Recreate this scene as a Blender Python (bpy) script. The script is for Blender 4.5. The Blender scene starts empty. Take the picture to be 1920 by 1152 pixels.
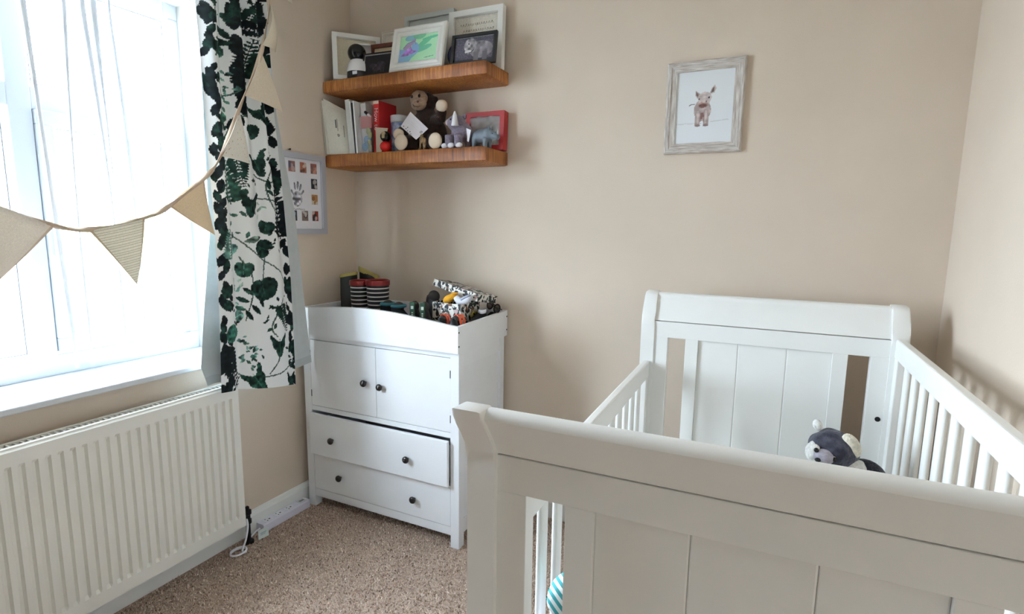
import bpy, bmesh, math, random
import numpy as np
from mathutils import Vector, Matrix, noise

scene = bpy.context.scene
COL = scene.collection
R = math.radians
random.seed(7)
rng = np.random.default_rng(7)

# ---------------------------------------------------------------- camera
cam_d = bpy.data.cameras.new('camera')
cam_d.sensor_width = 36.0
cam_d.lens = 1024.2 / 1920 * 36.0
cam_d.clip_start = 0.05
cam = bpy.data.objects.new('camera', cam_d)
COL.objects.link(cam)
ya, pi_, ro = R(-25.6105), R(8.3793), R(0.8251)
fw = Vector((math.sin(ya) * math.cos(pi_), math.cos(ya) * math.cos(pi_), -math.sin(pi_)))
rt = Vector((math.cos(ya), -math.sin(ya), 0))
up = rt.cross(fw)
r2 = math.cos(ro) * rt + math.sin(ro) * up
u2 = -math.sin(ro) * rt + math.cos(ro) * up
M = Matrix((r2, u2, -fw)).transposed().to_4x4()
M.translation = Vector((2.1164, -2.391, 1.43))
cam.matrix_world = M
scene.camera = cam

# ---------------------------------------------------------------- daylight
world = bpy.data.worlds.new('daylight')
scene.world = world
world.use_nodes = True
wn = world.node_tree.nodes
wl = world.node_tree.links
bgn = wn['Background']
bgn.inputs['Strength'].default_value = 51.0
tc = wn.new('ShaderNodeTexCoord')
ns = wn.new('ShaderNodeTexNoise')
ns.inputs['Scale'].default_value = 2.2
ns.inputs['Detail'].default_value = 4
mx = wn.new('ShaderNodeMix')
mx.data_type = 'RGBA'
mx.inputs[6].default_value = (0.60, 0.77, 1.0, 1)
mx.inputs[7].default_value = (0.84, 0.91, 1.0, 1)
wl.new(tc.outputs['Generated'], ns.inputs['Vector'])
wl.new(ns.outputs['Fac'], mx.inputs[0])
wl.new(mx.outputs[2], bgn.inputs['Color'])
# portal in the window opening (steers sampling of the daylight, emits nothing itself)
pl = bpy.data.lights.new('window_portal', 'AREA')
pl.shape = 'RECTANGLE'
pl.size = 1.46
pl.size_y = 1.24
pl.cycles.is_portal = True
plo = bpy.data.objects.new('window_portal', pl)
COL.objects.link(plo)
plo.location = (-0.335, -1.385, 1.60)
plo.rotation_euler = (0, R(-90), 0)

vs = scene.view_settings
vs.view_transform = 'Standard'
vs.look = 'None'
vs.exposure = 0.0
vs.gamma = 1.0
vs.use_curve_mapping = False
scene.cycles.max_bounces = 7
scene.cycles.diffuse_bounces = 5
scene.cycles.glossy_bounces = 2
scene.cycles.transparent_max_bounces = 14
scene.cycles.sample_clamp_indirect = 8.0
scene.cycles.use_denoising = True
scene.cycles.use_adaptive_sampling = True
scene.cycles.adaptive_threshold = 0.03


# ---------------------------------------------------------------- helpers
def lin(c):
    c = np.asarray(c, float) / 255.0
    return np.where(c <= 0.04045, c / 12.92, ((c + 0.055) / 1.055) ** 2.4)


def mat(name, rgb, rough=0.6, metal=0.0, var=0.0, vscale=20.0, bump=0.0, bscale=200.0, coat=0.0,
        rgb2=None, spec=0.5, trans=0.0, alpha=1.0, emis=None, stretch=None, sheen=0.0):
    m = bpy.data.materials.new(name)
    m.use_nodes = True
    nt = m.node_tree
    b = nt.nodes['Principled BSDF']
    c = tuple(lin(rgb)) + (1,)
    b.inputs['Base Color'].default_value = c
    b.inputs['Roughness'].default_value = rough
    b.inputs['Metallic'].default_value = metal
    b.inputs['Specular IOR Level'].default_value = spec
    b.inputs['Coat Weight'].default_value = coat
    b.inputs['Transmission Weight'].default_value = trans
    b.inputs['Alpha'].default_value = alpha
    b.inputs['Sheen Weight'].default_value = sheen
    tcn = nt.nodes.new('ShaderNodeTexCoord')
    vec = tcn.outputs['Object']
    if stretch:
        mp = nt.nodes.new('ShaderNodeMapping')
        mp.inputs['Scale'].default_value = stretch
        nt.links.new(vec, mp.inputs['Vector'])
        vec = mp.outputs['Vector']
    if var > 0 or rgb2 is not None:
        n = nt.nodes.new('ShaderNodeTexNoise')
        n.inputs['Scale'].default_value = vscale
        n.inputs['Detail'].default_value = 5
        nt.links.new(vec, n.inputs['Vector'])
        rr = nt.nodes.new('ShaderNodeValToRGB')
        rr.color_ramp.elements[0].position = 0.32
        rr.color_ramp.elements[1].position = 0.68
        if rgb2 is not None:
            rr.color_ramp.elements[0].color = c
            rr.color_ramp.elements[1].color = tuple(lin(rgb2)) + (1,)
        else:
            rr.color_ramp.elements[0].color = tuple(np.clip(np.array(c[:3]) * (1 - var), 0, 1)) + (1,)
            rr.color_ramp.elements[1].color = tuple(np.clip(np.array(c[:3]) * (1 + var), 0, 1)) + (1,)
        nt.links.new(n.outputs['Fac'], rr.inputs['Fac'])
        nt.links.new(rr.outputs['Color'], b.inputs['Base Color'])
    if bump > 0:
        n2 = nt.nodes.new('ShaderNodeTexNoise')
        n2.inputs['Scale'].default_value = bscale
        n2.inputs['Detail'].default_value = 4
        nt.links.new(vec, n2.inputs['Vector'])
        bp = nt.nodes.new('ShaderNodeBump')
        bp.inputs['Strength'].default_value = bump
        bp.inputs['Distance'].default_value = 0.004
        nt.links.new(n2.outputs['Fac'], bp.inputs['Height'])
        nt.links.new(bp.outputs['Normal'], b.inputs['Normal'])
    return m


def mat_attr(name, rough=0.6, bump=0.0, bscale=400.0, trans=0.0, spec=0.4):
    """colour printed on the surface, carried by the mesh's own colour attribute"""
    m = bpy.data.materials.new(name)
    m.use_nodes = True
    nt = m.node_tree
    b = nt.nodes['Principled BSDF']
    b.inputs['Roughness'].default_value = rough
    b.inputs['Specular IOR Level'].default_value = spec
    a = nt.nodes.new('ShaderNodeVertexColor')
    a.layer_name = 'print'
    nt.links.new(a.outputs['Color'], b.inputs['Base Color'])
    if trans > 0:
        mxs = nt.nodes.new('ShaderNodeMixShader')
        mxs.inputs[0].default_value = trans
        tl = nt.nodes.new('ShaderNodeBsdfTranslucent')
        nt.links.new(a.outputs['Color'], tl.inputs['Color'])
        nt.links.new(b.outputs[0], mxs.inputs[1])
        nt.links.new(tl.outputs[0], mxs.inputs[2])
        nt.links.new(mxs.outputs[0], nt.nodes['Material Output'].inputs['Surface'])
    if bump > 0:
        t = nt.nodes.new('ShaderNodeTexCoord')
        n2 = nt.nodes.new('ShaderNodeTexNoise')
        n2.inputs['Scale'].default_value = bscale
        nt.links.new(t.outputs['Object'], n2.inputs['Vector'])
        bp = nt.nodes.new('ShaderNodeBump')
        bp.inputs['Strength'].default_value = bump
        bp.inputs['Distance'].default_value = 0.002
        nt.links.new(n2.outputs['Fac'], bp.inputs['Height'])
        nt.links.new(bp.outputs['Normal'], b.inputs['Normal'])
    return m


class MB:
    """collects shapes and links them as ONE mesh object"""

    def __init__(s):
        s.v = []
        s.f = []
        s.T = None

    def _p(s, p):
        p = Vector(p)
        return s.T @ p if s.T is not None else p

    def add(s, vs_, fs):
        o = len(s.v)
        s.v += [tuple(s._p(p)) for p in vs_]
        s.f += [tuple(i + o for i in f) for f in fs]
        return s

    def box(s, x0, x1, y0, y1, z0, z1, b=0.0, seg=2):
        bm = bmesh.new()
        bmesh.ops.create_cube(bm, size=1.0)
        for v in bm.verts:
            v.co = Vector(((x0 + x1) / 2 + v.co.x * (x1 - x0), (y0 + y1) / 2 + v.co.y * (y1 - y0),
                           (z0 + z1) / 2 + v.co.z * (z1 - z0)))
        if b > 0:
            bmesh.ops.bevel(bm, geom=list(bm.edges), offset=b, segments=seg, profile=0.5, affect='EDGES')
        bm.verts.index_update()
        s.add([v.co.copy() for v in bm.verts], [tuple(v.index for v in f.verts) for f in bm.faces])
        bm.free()
        return s

    def prism(s, poly, axis, t0, t1):
        """poly = 2d outline (ccw); axis 'x': poly is (y,z); 'y': (x,z); 'z': (x,y)"""
        n = len(poly)

        def P(a, b, t):
            return (t, a, b) if axis == 'x' else ((a, t, b) if axis == 'y' else (a, b, t))
        vs_ = [P(a, b, t0) for a, b in poly] + [P(a, b, t1) for a, b in poly]
        fs = [(i, (i + 1) % n, n + (i + 1) % n, n + i) for i in range(n)]
        fs += [tuple(range(n))[::-1], tuple(range(n, 2 * n))]
        return s.add(vs_, fs)

    def rings(s, rs, cap0=True, cap1=True, closed=False):
        n = len(rs[0])
        vs_ = [p for r in rs for p in r]
        fs = []
        m = len(rs)
        for i in range(m - 1 if not closed else m):
            a, b = i * n, ((i + 1) % m) * n
            for j in range(n):
                k = (j + 1) % n
                fs.append((a + j, a + k, b + k, b + j))
        if cap0 and not closed:
            fs.append(tuple(range(n))[::-1])
        if cap1 and not closed:
            fs.append(tuple(range((m - 1) * n, m * n)))
        return s.add(vs_, fs)

    def cyl(s, p0, p1, r0, r1=None, n=16):
        return s.tube([p0, p1], [r0, r0 if r1 is None else r1], n)

    def tube(s, pts, r, n=8):
        pts = [Vector(p) for p in pts]
        rad = r if isinstance(r, (list, tuple)) else [r] * len(pts)
        rs = []
        ref = None
        for i, p in enumerate(pts):
            d = (pts[min(i + 1, len(pts) - 1)] - pts[max(i - 1, 0)]).normalized()
            if ref is None:
                ref = Vector((0, 0, 1)) if abs(d.z) < 0.9 else Vector((1, 0, 0))
            a = d.cross(ref).normalized()
            b = a.cross(d).normalized()
            ref = b
            rs.append([p + rad[i] * (math.cos(2 * math.pi * j / n) * a + math.sin(2 * math.pi * j / n) * b)
                       for j in range(n)])
        return s.rings(rs)

    def lathe(s, prof, c=(0, 0, 0), n=24, axis='z', sx=1.0, sy=1.0):
        rs = []
        for r, h in prof:
            ring = []
            for j in range(n):
                a = 2 * math.pi * j / n
                p, q = r * math.cos(a) * sx, r * math.sin(a) * sy
                if axis == 'z':
                    ring.append((c[0] + p, c[1] + q, c[2] + h))
                elif axis == 'y':
                    ring.append((c[0] + p, c[1] + h, c[2] + q))
                else:
                    ring.append((c[0] + h, c[1] + p, c[2] + q))
            rs.append(ring)
        return s.rings(rs)

    def ell(s, c, r, n=20, m=12, rot=None, lump=0.0, seed=0):
        rs = []
        for i in range(m + 1):
            t = math.pi * i / m
            t = min(max(t, 0.02), math.pi - 0.02)
            ring = []
            for j in range(n):
                a = 2 * math.pi * j / n
                p = Vector((r[0] * math.sin(t) * math.cos(a), r[1] * math.sin(t) * math.sin(a), -r[2] * math.cos(t)))
                if lump:
                    p *= 1 + lump * noise.noise(p / max(r) * 2.5 + Vector((seed, seed * 2, 0)))
                if rot is not None:
                    p = rot @ p
                ring.append(Vector(c) + p)
            rs.append(ring)
        return s.rings(rs)

    def grid(s, fn, nu, nv, thick=None):
        vs_ = [fn(i / nu, j / nv) for j in range(nv + 1) for i in range(nu + 1)]
        w = nu + 1
        fs = [(j * w + i, j * w + i + 1, (j + 1) * w + i + 1, (j + 1) * w + i) for j in range(nv) for i in range(nu)]
        return s.add(vs_, fs)

    def build(s, name, material, parent=None, smooth=False, auto=None, loc=None, rot=None, solid=0.0, sub=0, remesh=0.0):
        me = bpy.data.meshes.new(name)
        me.from_pydata(s.v, [], s.f)
        me.validate()
        me.update()
        bm = bmesh.new()
        bm.from_mesh(me)
        bmesh.ops.recalc_face_normals(bm, faces=bm.faces)
        if auto is not None:
            for e in bm.edges:
                if len(e.link_faces) == 2 and e.calc_face_angle(0) > R(auto):
                    e.smooth = False
            for f in bm.faces:
                f.smooth = True
        elif smooth:
            for f in bm.faces:
                f.smooth = True
        bm.to_mesh(me)
        bm.free()
        if material is not None:
            me.materials.append(material)
        o = bpy.data.objects.new(name, me)
        COL.objects.link(o)
        if parent is not None:
            o.parent = parent
        if loc is not None:
            o.location = loc
        if rot is not None:
            o.rotation_euler = rot
        if remesh:
            md = o.modifiers.new('join', 'REMESH')
            md.mode = 'VOXEL'
            md.voxel_size = remesh
            md.use_smooth_shade = True
            sm = o.modifiers.new('smooth', 'SMOOTH')
            sm.iterations = 4
        if solid:
            md = o.modifiers.new('thickness', 'SOLIDIFY')
            md.thickness = solid
        if sub:
            md = o.modifiers.new('subsurf', 'SUBSURF')
            md.levels = sub
            md.render_levels = sub
        return o


def tag(o, label, cat, group=None):
    o['label'] = label
    o['category'] = cat
    if group:
        o['group'] = group
    return o


def thing(name, label, cat, loc=(0, 0, 0), rot=(0, 0, 0), group=None):
    o = bpy.data.objects.new(name, None)
    o.empty_display_size = 0.05
    COL.objects.link(o)
    o.location = loc
    o.rotation_euler = rot if isinstance(rot, (tuple, list)) else (0, 0, rot)
    return tag(o, label, cat, group)


def struct(o, label=None):
    o['kind'] = 'structure'
    if label:
        o['label'] = label
    return o


def sempty(name, label=None):
    o = bpy.data.objects.new(name, None)
    o.empty_display_size = 0.05
    COL.objects.link(o)
    return struct(o, label)


NG = np.random.default_rng(11).standard_normal((64, 64))


def smooth_noise(X, Y, cell):
    u, v = X / cell % 63, Y / cell % 63
    i, j = u.astype(int), v.astype(int)
    f, g = u - i, v - j
    f, g = f * f * (3 - 2 * f), g * g * (3 - 2 * g)
    a = NG[j, i] * (1 - f) + NG[j, i + 1] * f
    b = NG[j + 1, i] * (1 - f) + NG[j + 1, i + 1] * f
    return a * (1 - g) + b * g


# ---- flat prints: small numpy canvases sampled onto the vertices of a fine grid
class Canvas:
    def __init__(s, w, h, cell, bg):
        s.w, s.h, s.cell = w, h, cell
        s.nx, s.ny = max(2, int(round(w / cell))), max(2, int(round(h / cell)))
        s.a = np.tile(np.array(bg, float), (s.ny + 1, s.nx + 1, 1))
        s.X, s.Y = np.meshgrid(np.linspace(0, w, s.nx + 1), np.linspace(0, h, s.ny + 1))

    def poly(s, pts, rgb, al=1.0, mot=0.0):
        P = np.array(pts, float)
        x0, y0 = P.min(0)
        x1, y1 = P.max(0)
        i0, i1 = max(0, int(x0 / s.w * s.nx) - 1), min(s.nx + 1, int(x1 / s.w * s.nx) + 3)
        j0, j1 = max(0, int(y0 / s.h * s.ny) - 1), min(s.ny + 1, int(y1 / s.h * s.ny) + 3)
        if i0 >= i1 or j0 >= j1:
            return s
        X, Y = s.X[j0:j1, i0:i1], s.Y[j0:j1, i0:i1]
        ins = np.zeros(X.shape, bool)
        n = len(P)
        for k in range(n):
            ax, ay = P[k]
            bx, by = P[(k + 1) % n]
            if ay == by:
                continue
            c = ((ay > Y) != (by > Y)) & (X < (bx - ax) * (Y - ay) / (by - ay) + ax)
            ins ^= c
        col = np.array(rgb, float)
        if mot:
            q = 1 + 1.6 * mot * smooth_noise(X, Y, 0.012)
            col = np.clip(col[None, None, :] * q[..., None], 0, 255)[ins]
        sub = s.a[j0:j1, i0:i1]
        sub[ins] = sub[ins] * (1 - al) + col * al
        return s

    def rect(s, x0, y0, x1, y1, rgb, al=1.0):
        return s.poly([(x0, y0), (x1, y0), (x1, y1), (x0, y1)], rgb, al)

    def ellip(s, cx, cy, rx, ry, rgb, al=1.0, ang=0.0, mot=0.0):
        c, d = math.cos(ang), math.sin(ang)
        return s.poly([(cx + rx * math.cos(t) * c - ry * math.sin(t) * d, cy + rx * math.cos(t) * d + ry * math.sin(t) * c)
                       for t in np.linspace(0, 2 * math.pi, 28, endpoint=False)], rgb, al, mot)

    def line(s, pts, wd, rgb, al=1.0):
        for (ax, ay), (bx, by) in zip(pts[:-1], pts[1:]):
            L = math.hypot(bx - ax, by - ay) or 1e-9
            nx, ny = -(by - ay) / L * wd / 2, (bx - ax) / L * wd / 2
            s.poly([(ax + nx, ay + ny), (bx + nx, by + ny), (bx - nx, by - ny), (ax - nx, ay - ny)], rgb, al)
        return s

    def speck(s, amp, seed=1):
        r = np.random.default_rng(seed)
        s.a = np.clip(s.a * (1 + amp * r.standard_normal(s.a.shape[:2])[..., None]), 0, 255)
        return s

    def mesh(s, name, material, parent, fn, smooth=False):
        """fn(x, y) -> point; makes the printed sheet"""
        me = bpy.data.meshes.new(name)
        w = s.nx + 1
        vs_ = [fn(s.w * i / s.nx, s.h * j / s.ny) for j in range(s.ny + 1) for i in range(w)]
        fs = [(j * w + i, j * w + i + 1, (j + 1) * w + i + 1, (j + 1) * w + i) for j in range(s.ny) for i in range(s.nx)]
        me.from_pydata(vs_, [], fs)
        at = me.color_attributes.new('print', 'FLOAT_COLOR', 'POINT')
        c = np.ones((len(vs_), 4), np.float32)
        c[:, :3] = lin(s.a.reshape(-1, 3))
        at.data.foreach_set('color', c.ravel())
        if smooth:
            me.polygons.foreach_set('use_smooth', [True] * len(me.polygons))
        me.materials.append(material)
        o = bpy.data.objects.new(name, me)
        COL.objects.link(o)
        if parent is not None:
            o.parent = parent
        return o


def heart(cx, cy, sz, ang):
    pts = []
    for t in np.linspace(0, 2 * math.pi, 30, endpoint=False):
        r = 0.5 * (0.62 + 0.28 * math.cos(t) - 0.10 * math.cos(2 * t) + 0.12 * abs(math.cos(1.5 * t)))
        pts.append((r * math.cos(t), r * math.sin(t) * 0.95))
    c, d = math.cos(R(ang)), math.sin(R(ang))
    return [(cx + sz * (x * c - y * d), cy + sz * (x * d + y * c)) for x, y in pts]


def palm(cx, cy, sz, ang, lobes=5):
    pts = []
    for t in np.linspace(0, 2 * math.pi, 60, endpoint=False):
        u = ((t + math.pi) % (2 * math.pi)) - math.pi
        r = 0.26 + 0.24 * max(0, math.cos(u * lobes / 2.0 * 1.02)) ** 2 if abs(u) < 2.6 else 0.12
        r *= 1.0 - 0.10 * abs(u) / math.pi
        pts.append((r * math.cos(t), r * math.sin(t)))
    c, d = math.cos(R(ang)), math.sin(R(ang))
    return [(cx + sz * (x * c - y * d), cy + sz * (x * d + y * c)) for x, y in pts]


def lance(cx, cy, sz, ang, fat=0.17):
    pts = [(-0.5 + t, fat * math.sin(math.pi * t) ** 0.8) for t in np.linspace(0, 1, 12)]
    pts += [(0.5 - t, -fat * math.sin(math.pi * t) ** 0.8) for t in np.linspace(0.08, 0.92, 11)]
    c, d = math.cos(R(ang)), math.sin(R(ang))
    return [(cx + sz * (x * c - y * d), cy + sz * (x * d + y * c)) for x, y in pts]


def fern(cv, cx, cy, sz, ang, rgb, fat=0.2, n=11):
    c, d = math.cos(R(ang)), math.sin(R(ang))
    cv.line([(cx - 0.5 * sz * c, cy - 0.5 * sz * d), (cx + 0.5 * sz * c, cy + 0.5 * sz * d)], sz * 0.022, rgb)
    for k in range(n):
        t = (k + 0.6) / n
        ln = sz * 0.30 * (1 - t) ** 0.7 + sz * 0.04
        px, py = cx + (t - 0.5) * sz * c, cy + (t - 0.5) * sz * d
        for sg in (-1, 1):
            a = ang + sg * 62
            cv.poly(lance(px + ln * 0.5 * math.cos(R(a)), py + ln * 0.5 * math.sin(R(a)), ln, a, fat), rgb, 1, 0.15)


PRINT = mat_attr('printed_paper', 0.55)

# ================================================================ SETTING
M_WALL = mat('beige_wall_paint', (219, 203, 185), 0.75, var=0.025, vscale=3, bump=0.12, bscale=160, spec=0.3)
M_CEIL = mat('white_ceiling_paint', (240, 238, 232), 0.9)
M_CARPET = mat('beige_carpet', (206, 184, 167), 0.95, rgb2=(150, 126, 110), vscale=160, bump=0.9, bscale=260, spec=0.1)
M_GLOSS = mat('white_gloss_paint', (240, 240, 236), 0.28, var=0.01, vscale=6)
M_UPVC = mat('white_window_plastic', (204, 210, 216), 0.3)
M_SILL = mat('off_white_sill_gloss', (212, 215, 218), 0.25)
M_WALLF = mat('bounce_cutting_taupe', (112, 86, 66), 0.8)  # dark tone invented for the unseen wall to cut bounce onto crib foot
M_SEAL = mat('grey_window_gasket', (120, 124, 128), 0.6)
M_RAD = mat('white_radiator_enamel', (240, 238, 230), 0.3, var=0.012, vscale=5)
M_FURN = mat('white_furniture_lacquer', (240, 242, 244), 0.36, var=0.012, vscale=8, bump=0.02, bscale=90)
M_CRIB = mat('white_painted_crib_wood', (242, 241, 236), 0.32, var=0.015, vscale=6, bump=0.02, bscale=60)
M_BLACK = mat('matt_black', (20, 20, 22), 0.5)
M_DKMETAL = mat('dark_pewter_metal', (70, 66, 64), 0.3, metal=0.9)
M_PIPE = mat('dark_valve_metal', (34, 33, 34), 0.4, metal=0.4)
M_WHITEPL = mat('white_plastic', (238, 238, 244), 0.35)

glass = bpy.data.materials.new('window_glass')
glass.use_nodes = True
gn = glass.node_tree
for n_ in list(gn.nodes):
    gn.nodes.remove(n_)
go_ = gn.nodes.new('ShaderNodeOutputMaterial')
gm = gn.nodes.new('ShaderNodeMixShader')
gt = gn.nodes.new('ShaderNodeBsdfTransparent')
gg = gn.nodes.new('ShaderNodeBsdfGlossy')
gg.inputs['Roughness'].default_value = 0.02
gt.inputs['Color'].default_value = (0.96, 0.98, 0.98, 1)
gm.inputs[0].default_value = 0.05
gn.links.new(gt.outputs[0], gm.inputs[1])
gn.links.new(gg.outputs[0], gm.inputs[2])
gn.links.new(gm.outputs[0], go_.inputs[0])

W, YF, ZC = 2.663, -4.1, 2.66
WY0, WY1, WZ0, WZ1 = -2.01, -0.768, 0.832, 2.345

struct(MB().box(-0.02, W + .02, YF - .02, 0.02, -0.08, 0.0).build('floor', M_CARPET), 'beige brown speckled carpet floor')
struct(MB().box(-0.36, W + .12, YF - .12, 0.12, ZC, ZC + .08).build('ceiling', M_CEIL))
struct(MB().box(-0.36, W + .12, 0.0, 0.12, -0.08, ZC).build('wall_back', M_WALL), 'beige painted wall with the two wooden shelves')
struct(MB().box(W, W + .12, YF - .12, 0.0, -0.08, ZC).build('wall_right', M_WALL))
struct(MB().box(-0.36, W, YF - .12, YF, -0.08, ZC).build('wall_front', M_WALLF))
wlb = MB()
wlb.box(-0.36, 0, YF, 0, -0.08, WZ0)
wlb.box(-0.36, 0, YF, 0, WZ1, ZC)
wlb.box(-0.36, 0, YF, WY0, WZ0, WZ1)
wlb.box(-0.36, 0, WY1, 0, WZ0, WZ1)
struct(wlb.build('wall_left', M_WALL), 'beige painted wall around the window')


def skirting(name, axis, a0, a1, pos, sgn):
    prof = [(0, 0), (0.024, 0), (0.024, 0.082), (0.019, 0.092), (0.010, 0.100), (0, 0.102)]
    m = MB()
    if axis == 'y':
        m.prism([(pos + sgn * d, z) for d, z in prof], 'y', a0, a1)
    else:
        m.prism([(pos + sgn * d, z) for d, z in prof], 'x', a0, a1)
    return struct(m.build(name, M_GLOSS), 'white skirting board along the wall')


skirting('baseboard_left', 'y', YF, 0, 0.0, 1)
skirting('baseboard_right', 'y', YF, 0, W, -1)
skirting('baseboard_back', 'x', 0.024, W - 0.024, 0.0, -1)
skirting('baseboard_front', 'x', 0.024, W - 0.024, YF, 1)

# white lining boards of the window reveal, and the sill
rv = MB()
rv.box(-0.27, 0.002, WY1 - .012, WY1 + .0, 0.858, WZ1)
rv.box(-0.27, 0.002, WY0, WY0 + .012, 0.858, WZ1)
rv.box(-0.27, 0.002, WY0 + .012, WY1 - .012, WZ1 - .012, WZ1)
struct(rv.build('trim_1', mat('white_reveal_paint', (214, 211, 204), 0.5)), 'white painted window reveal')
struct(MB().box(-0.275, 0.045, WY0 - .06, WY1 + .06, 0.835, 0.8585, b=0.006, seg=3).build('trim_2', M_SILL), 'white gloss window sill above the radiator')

# window
win = sempty('window_1', 'white plastic casement window with a centre mullion and top lights')
X0, X1 = -0.325, -0.258


def frame_rect(m, y0, y1, z0, z1, wd, x0, x1, b=0.004):
    m.box(x0, x1, y0, y1, z0, z0 + wd, b)
    m.box(x0, x1, y0, y1, z1 - wd, z1, b)
    m.box(x0, x1, y0, y0 + wd, z0 + wd * .98, z1 - wd * .98, b)
    m.box(x0, x1, y1 - wd, y1, z0 + wd * .98, z1 - wd * .98, b)


def ring(m, outer, inner, xo, xi):
    """sloped picture-frame ring from outer rect at depth xo to inner rect at depth xi"""
    (a0, a1, b0, b1), (c0, c1, d0, d1) = outer, inner
    m.add([(xo, a0, b0), (xo, a1, b0), (xo, a1, b1), (xo, a0, b1), (xi, c0, d0), (xi, c1, d0), (xi, c1, d1), (xi, c0, d1)],
          [(0, 1, 5, 4), (1, 2, 6, 5), (2, 3, 7, 6), (3, 0, 4, 7)])


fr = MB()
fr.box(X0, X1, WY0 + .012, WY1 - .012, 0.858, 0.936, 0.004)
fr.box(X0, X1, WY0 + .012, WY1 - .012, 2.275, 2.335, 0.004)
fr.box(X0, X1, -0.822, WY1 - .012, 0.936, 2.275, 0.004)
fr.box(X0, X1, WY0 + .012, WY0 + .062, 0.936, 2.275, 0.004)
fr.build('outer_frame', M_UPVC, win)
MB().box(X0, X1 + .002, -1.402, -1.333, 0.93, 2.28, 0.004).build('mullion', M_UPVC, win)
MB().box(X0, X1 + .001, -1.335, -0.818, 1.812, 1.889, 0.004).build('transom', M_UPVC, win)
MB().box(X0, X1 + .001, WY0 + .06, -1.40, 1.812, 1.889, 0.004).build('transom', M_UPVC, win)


def bead(y0, y1, z0, z1, xf, name='glazing_bead'):
    m = MB()
    w_ = 0.016
    ring(m, (y0, y1, z0, z1), (y0 + w_, y1 - w_, z0 + w_, z1 - w_), xf, xf - 0.018)
    ring(m, (y0 + w_, y1 - w_, z0 + w_, z1 - w_), (y0 + w_, y1 - w_, z0 + w_, z1 - w_), xf - 0.018, xf - 0.03)
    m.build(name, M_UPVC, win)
    g = MB()
    ring(g, (y0 + w_, y1 - w_, z0 + w_, z1 - w_), (y0 + w_ + .003, y1 - w_ - .003, z0 + w_ + .003, z1 - w_ - .003), xf - 0.018, xf - 0.0185)
    g.build('gasket', M_SEAL, win)
    MB().box(xf - .034, xf - .028, y0 + .004, y1 - .004, z0 + .004, z1 - .004).build('pane', glass, win)


bead(-1.335, -0.82, 1.887, 2.277, X1 - .004)
bead(WY0 + .06, -1.40, 1.887, 2.277, X1 - .004)
bead(WY0 + .06, -1.40, 0.934, 1.814, X1 - .004)
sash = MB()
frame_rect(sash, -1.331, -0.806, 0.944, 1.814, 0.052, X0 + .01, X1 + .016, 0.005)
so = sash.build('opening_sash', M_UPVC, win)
bead(-1.296, -0.872, 0.985, 1.772, X1 + .012)
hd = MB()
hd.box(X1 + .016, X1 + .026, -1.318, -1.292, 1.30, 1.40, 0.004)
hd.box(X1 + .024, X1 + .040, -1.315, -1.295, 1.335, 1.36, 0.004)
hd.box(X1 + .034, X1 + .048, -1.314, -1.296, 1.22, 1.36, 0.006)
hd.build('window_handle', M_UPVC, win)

# door in the wall behind the camera
dr = sempty('door_1', 'white panel door behind the viewer')
MB().box(1.55, 2.33, YF + .001, YF + .03, 0.005, 2.0, 0.003).build('door_panel', M_GLOSS, dr)
df = MB()
df.box(1.47, 1.55, YF, YF + .04, 0, 2.08, 0.004)
df.box(2.33, 2.41, YF, YF + .04, 0, 2.08, 0.004)
df.box(1.47, 2.41, YF, YF + .04, 2.0, 2.08, 0.004)
df.build('door_frame', M_GLOSS, dr)
MB().tube([(1.62, YF + .03, 1.0), (1.62, YF + .075, 1.0), (1.74, YF + .075, 1.0)], 0.009).build('door_handle', M_DKMETAL, dr, smooth=True)

# carpet pile: short upright tufts over the open part of the floor
N = 90000
px = rng.uniform(0.03, 1.95, N)
py = rng.uniform(-1.9, -0.02, N)
hh = rng.uniform(0.004, 0.010, N)
an = rng.uniform(0, 2 * np.pi, N)
lx, ly = rng.normal(0, 0.004, N), rng.normal(0, 0.004, N)
wd = rng.uniform(0.0016, 0.0042, N)
V = np.zeros((N * 3, 3))
V[0::3] = np.stack([px - wd * np.cos(an), py - wd * np.sin(an), np.zeros(N) - .001], 1)
V[1::3] = np.stack([px + wd * np.cos(an), py + wd * np.sin(an), np.zeros(N) - .001], 1)
V[2::3] = np.stack([px + lx, py + ly, hh], 1)
me = bpy.data.meshes.new('carpet_pile')
me.vertices.add(N * 3)
me.vertices.foreach_set('co', V.ravel())
me.loops.add(N * 3)
me.loops.foreach_set('vertex_index', np.arange(N * 3))
me.polygons.add(N)
me.polygons.foreach_set('loop_start', np.arange(N) * 3)
me.polygons.foreach_set('loop_total', np.full(N, 3))
me.update()
at = me.color_attributes.new('print', 'FLOAT_COLOR', 'POINT')
k_ = rng.choice(5, N, p=[.34, .26, .2, .12, .08])
pal = lin(np.array([(216, 195, 178), (198, 174, 157), (230, 212, 195), (138, 114, 100), (242, 228, 213)]))
cc = np.ones((N * 3, 4), np.float32)
cc[:, :3] = np.repeat(pal[k_], 3, 0)
at.data.foreach_set('color', cc.ravel())
me.materials.append(mat_attr('carpet_yarn', 0.95, spec=0.1))
cp = bpy.data.objects.new('carpet_pile', me)
COL.objects.link(cp)
cp['kind'] = 'stuff'
cp['label'] = 'short twisted beige and brown carpet pile'
cp['category'] = 'carpet'

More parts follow.
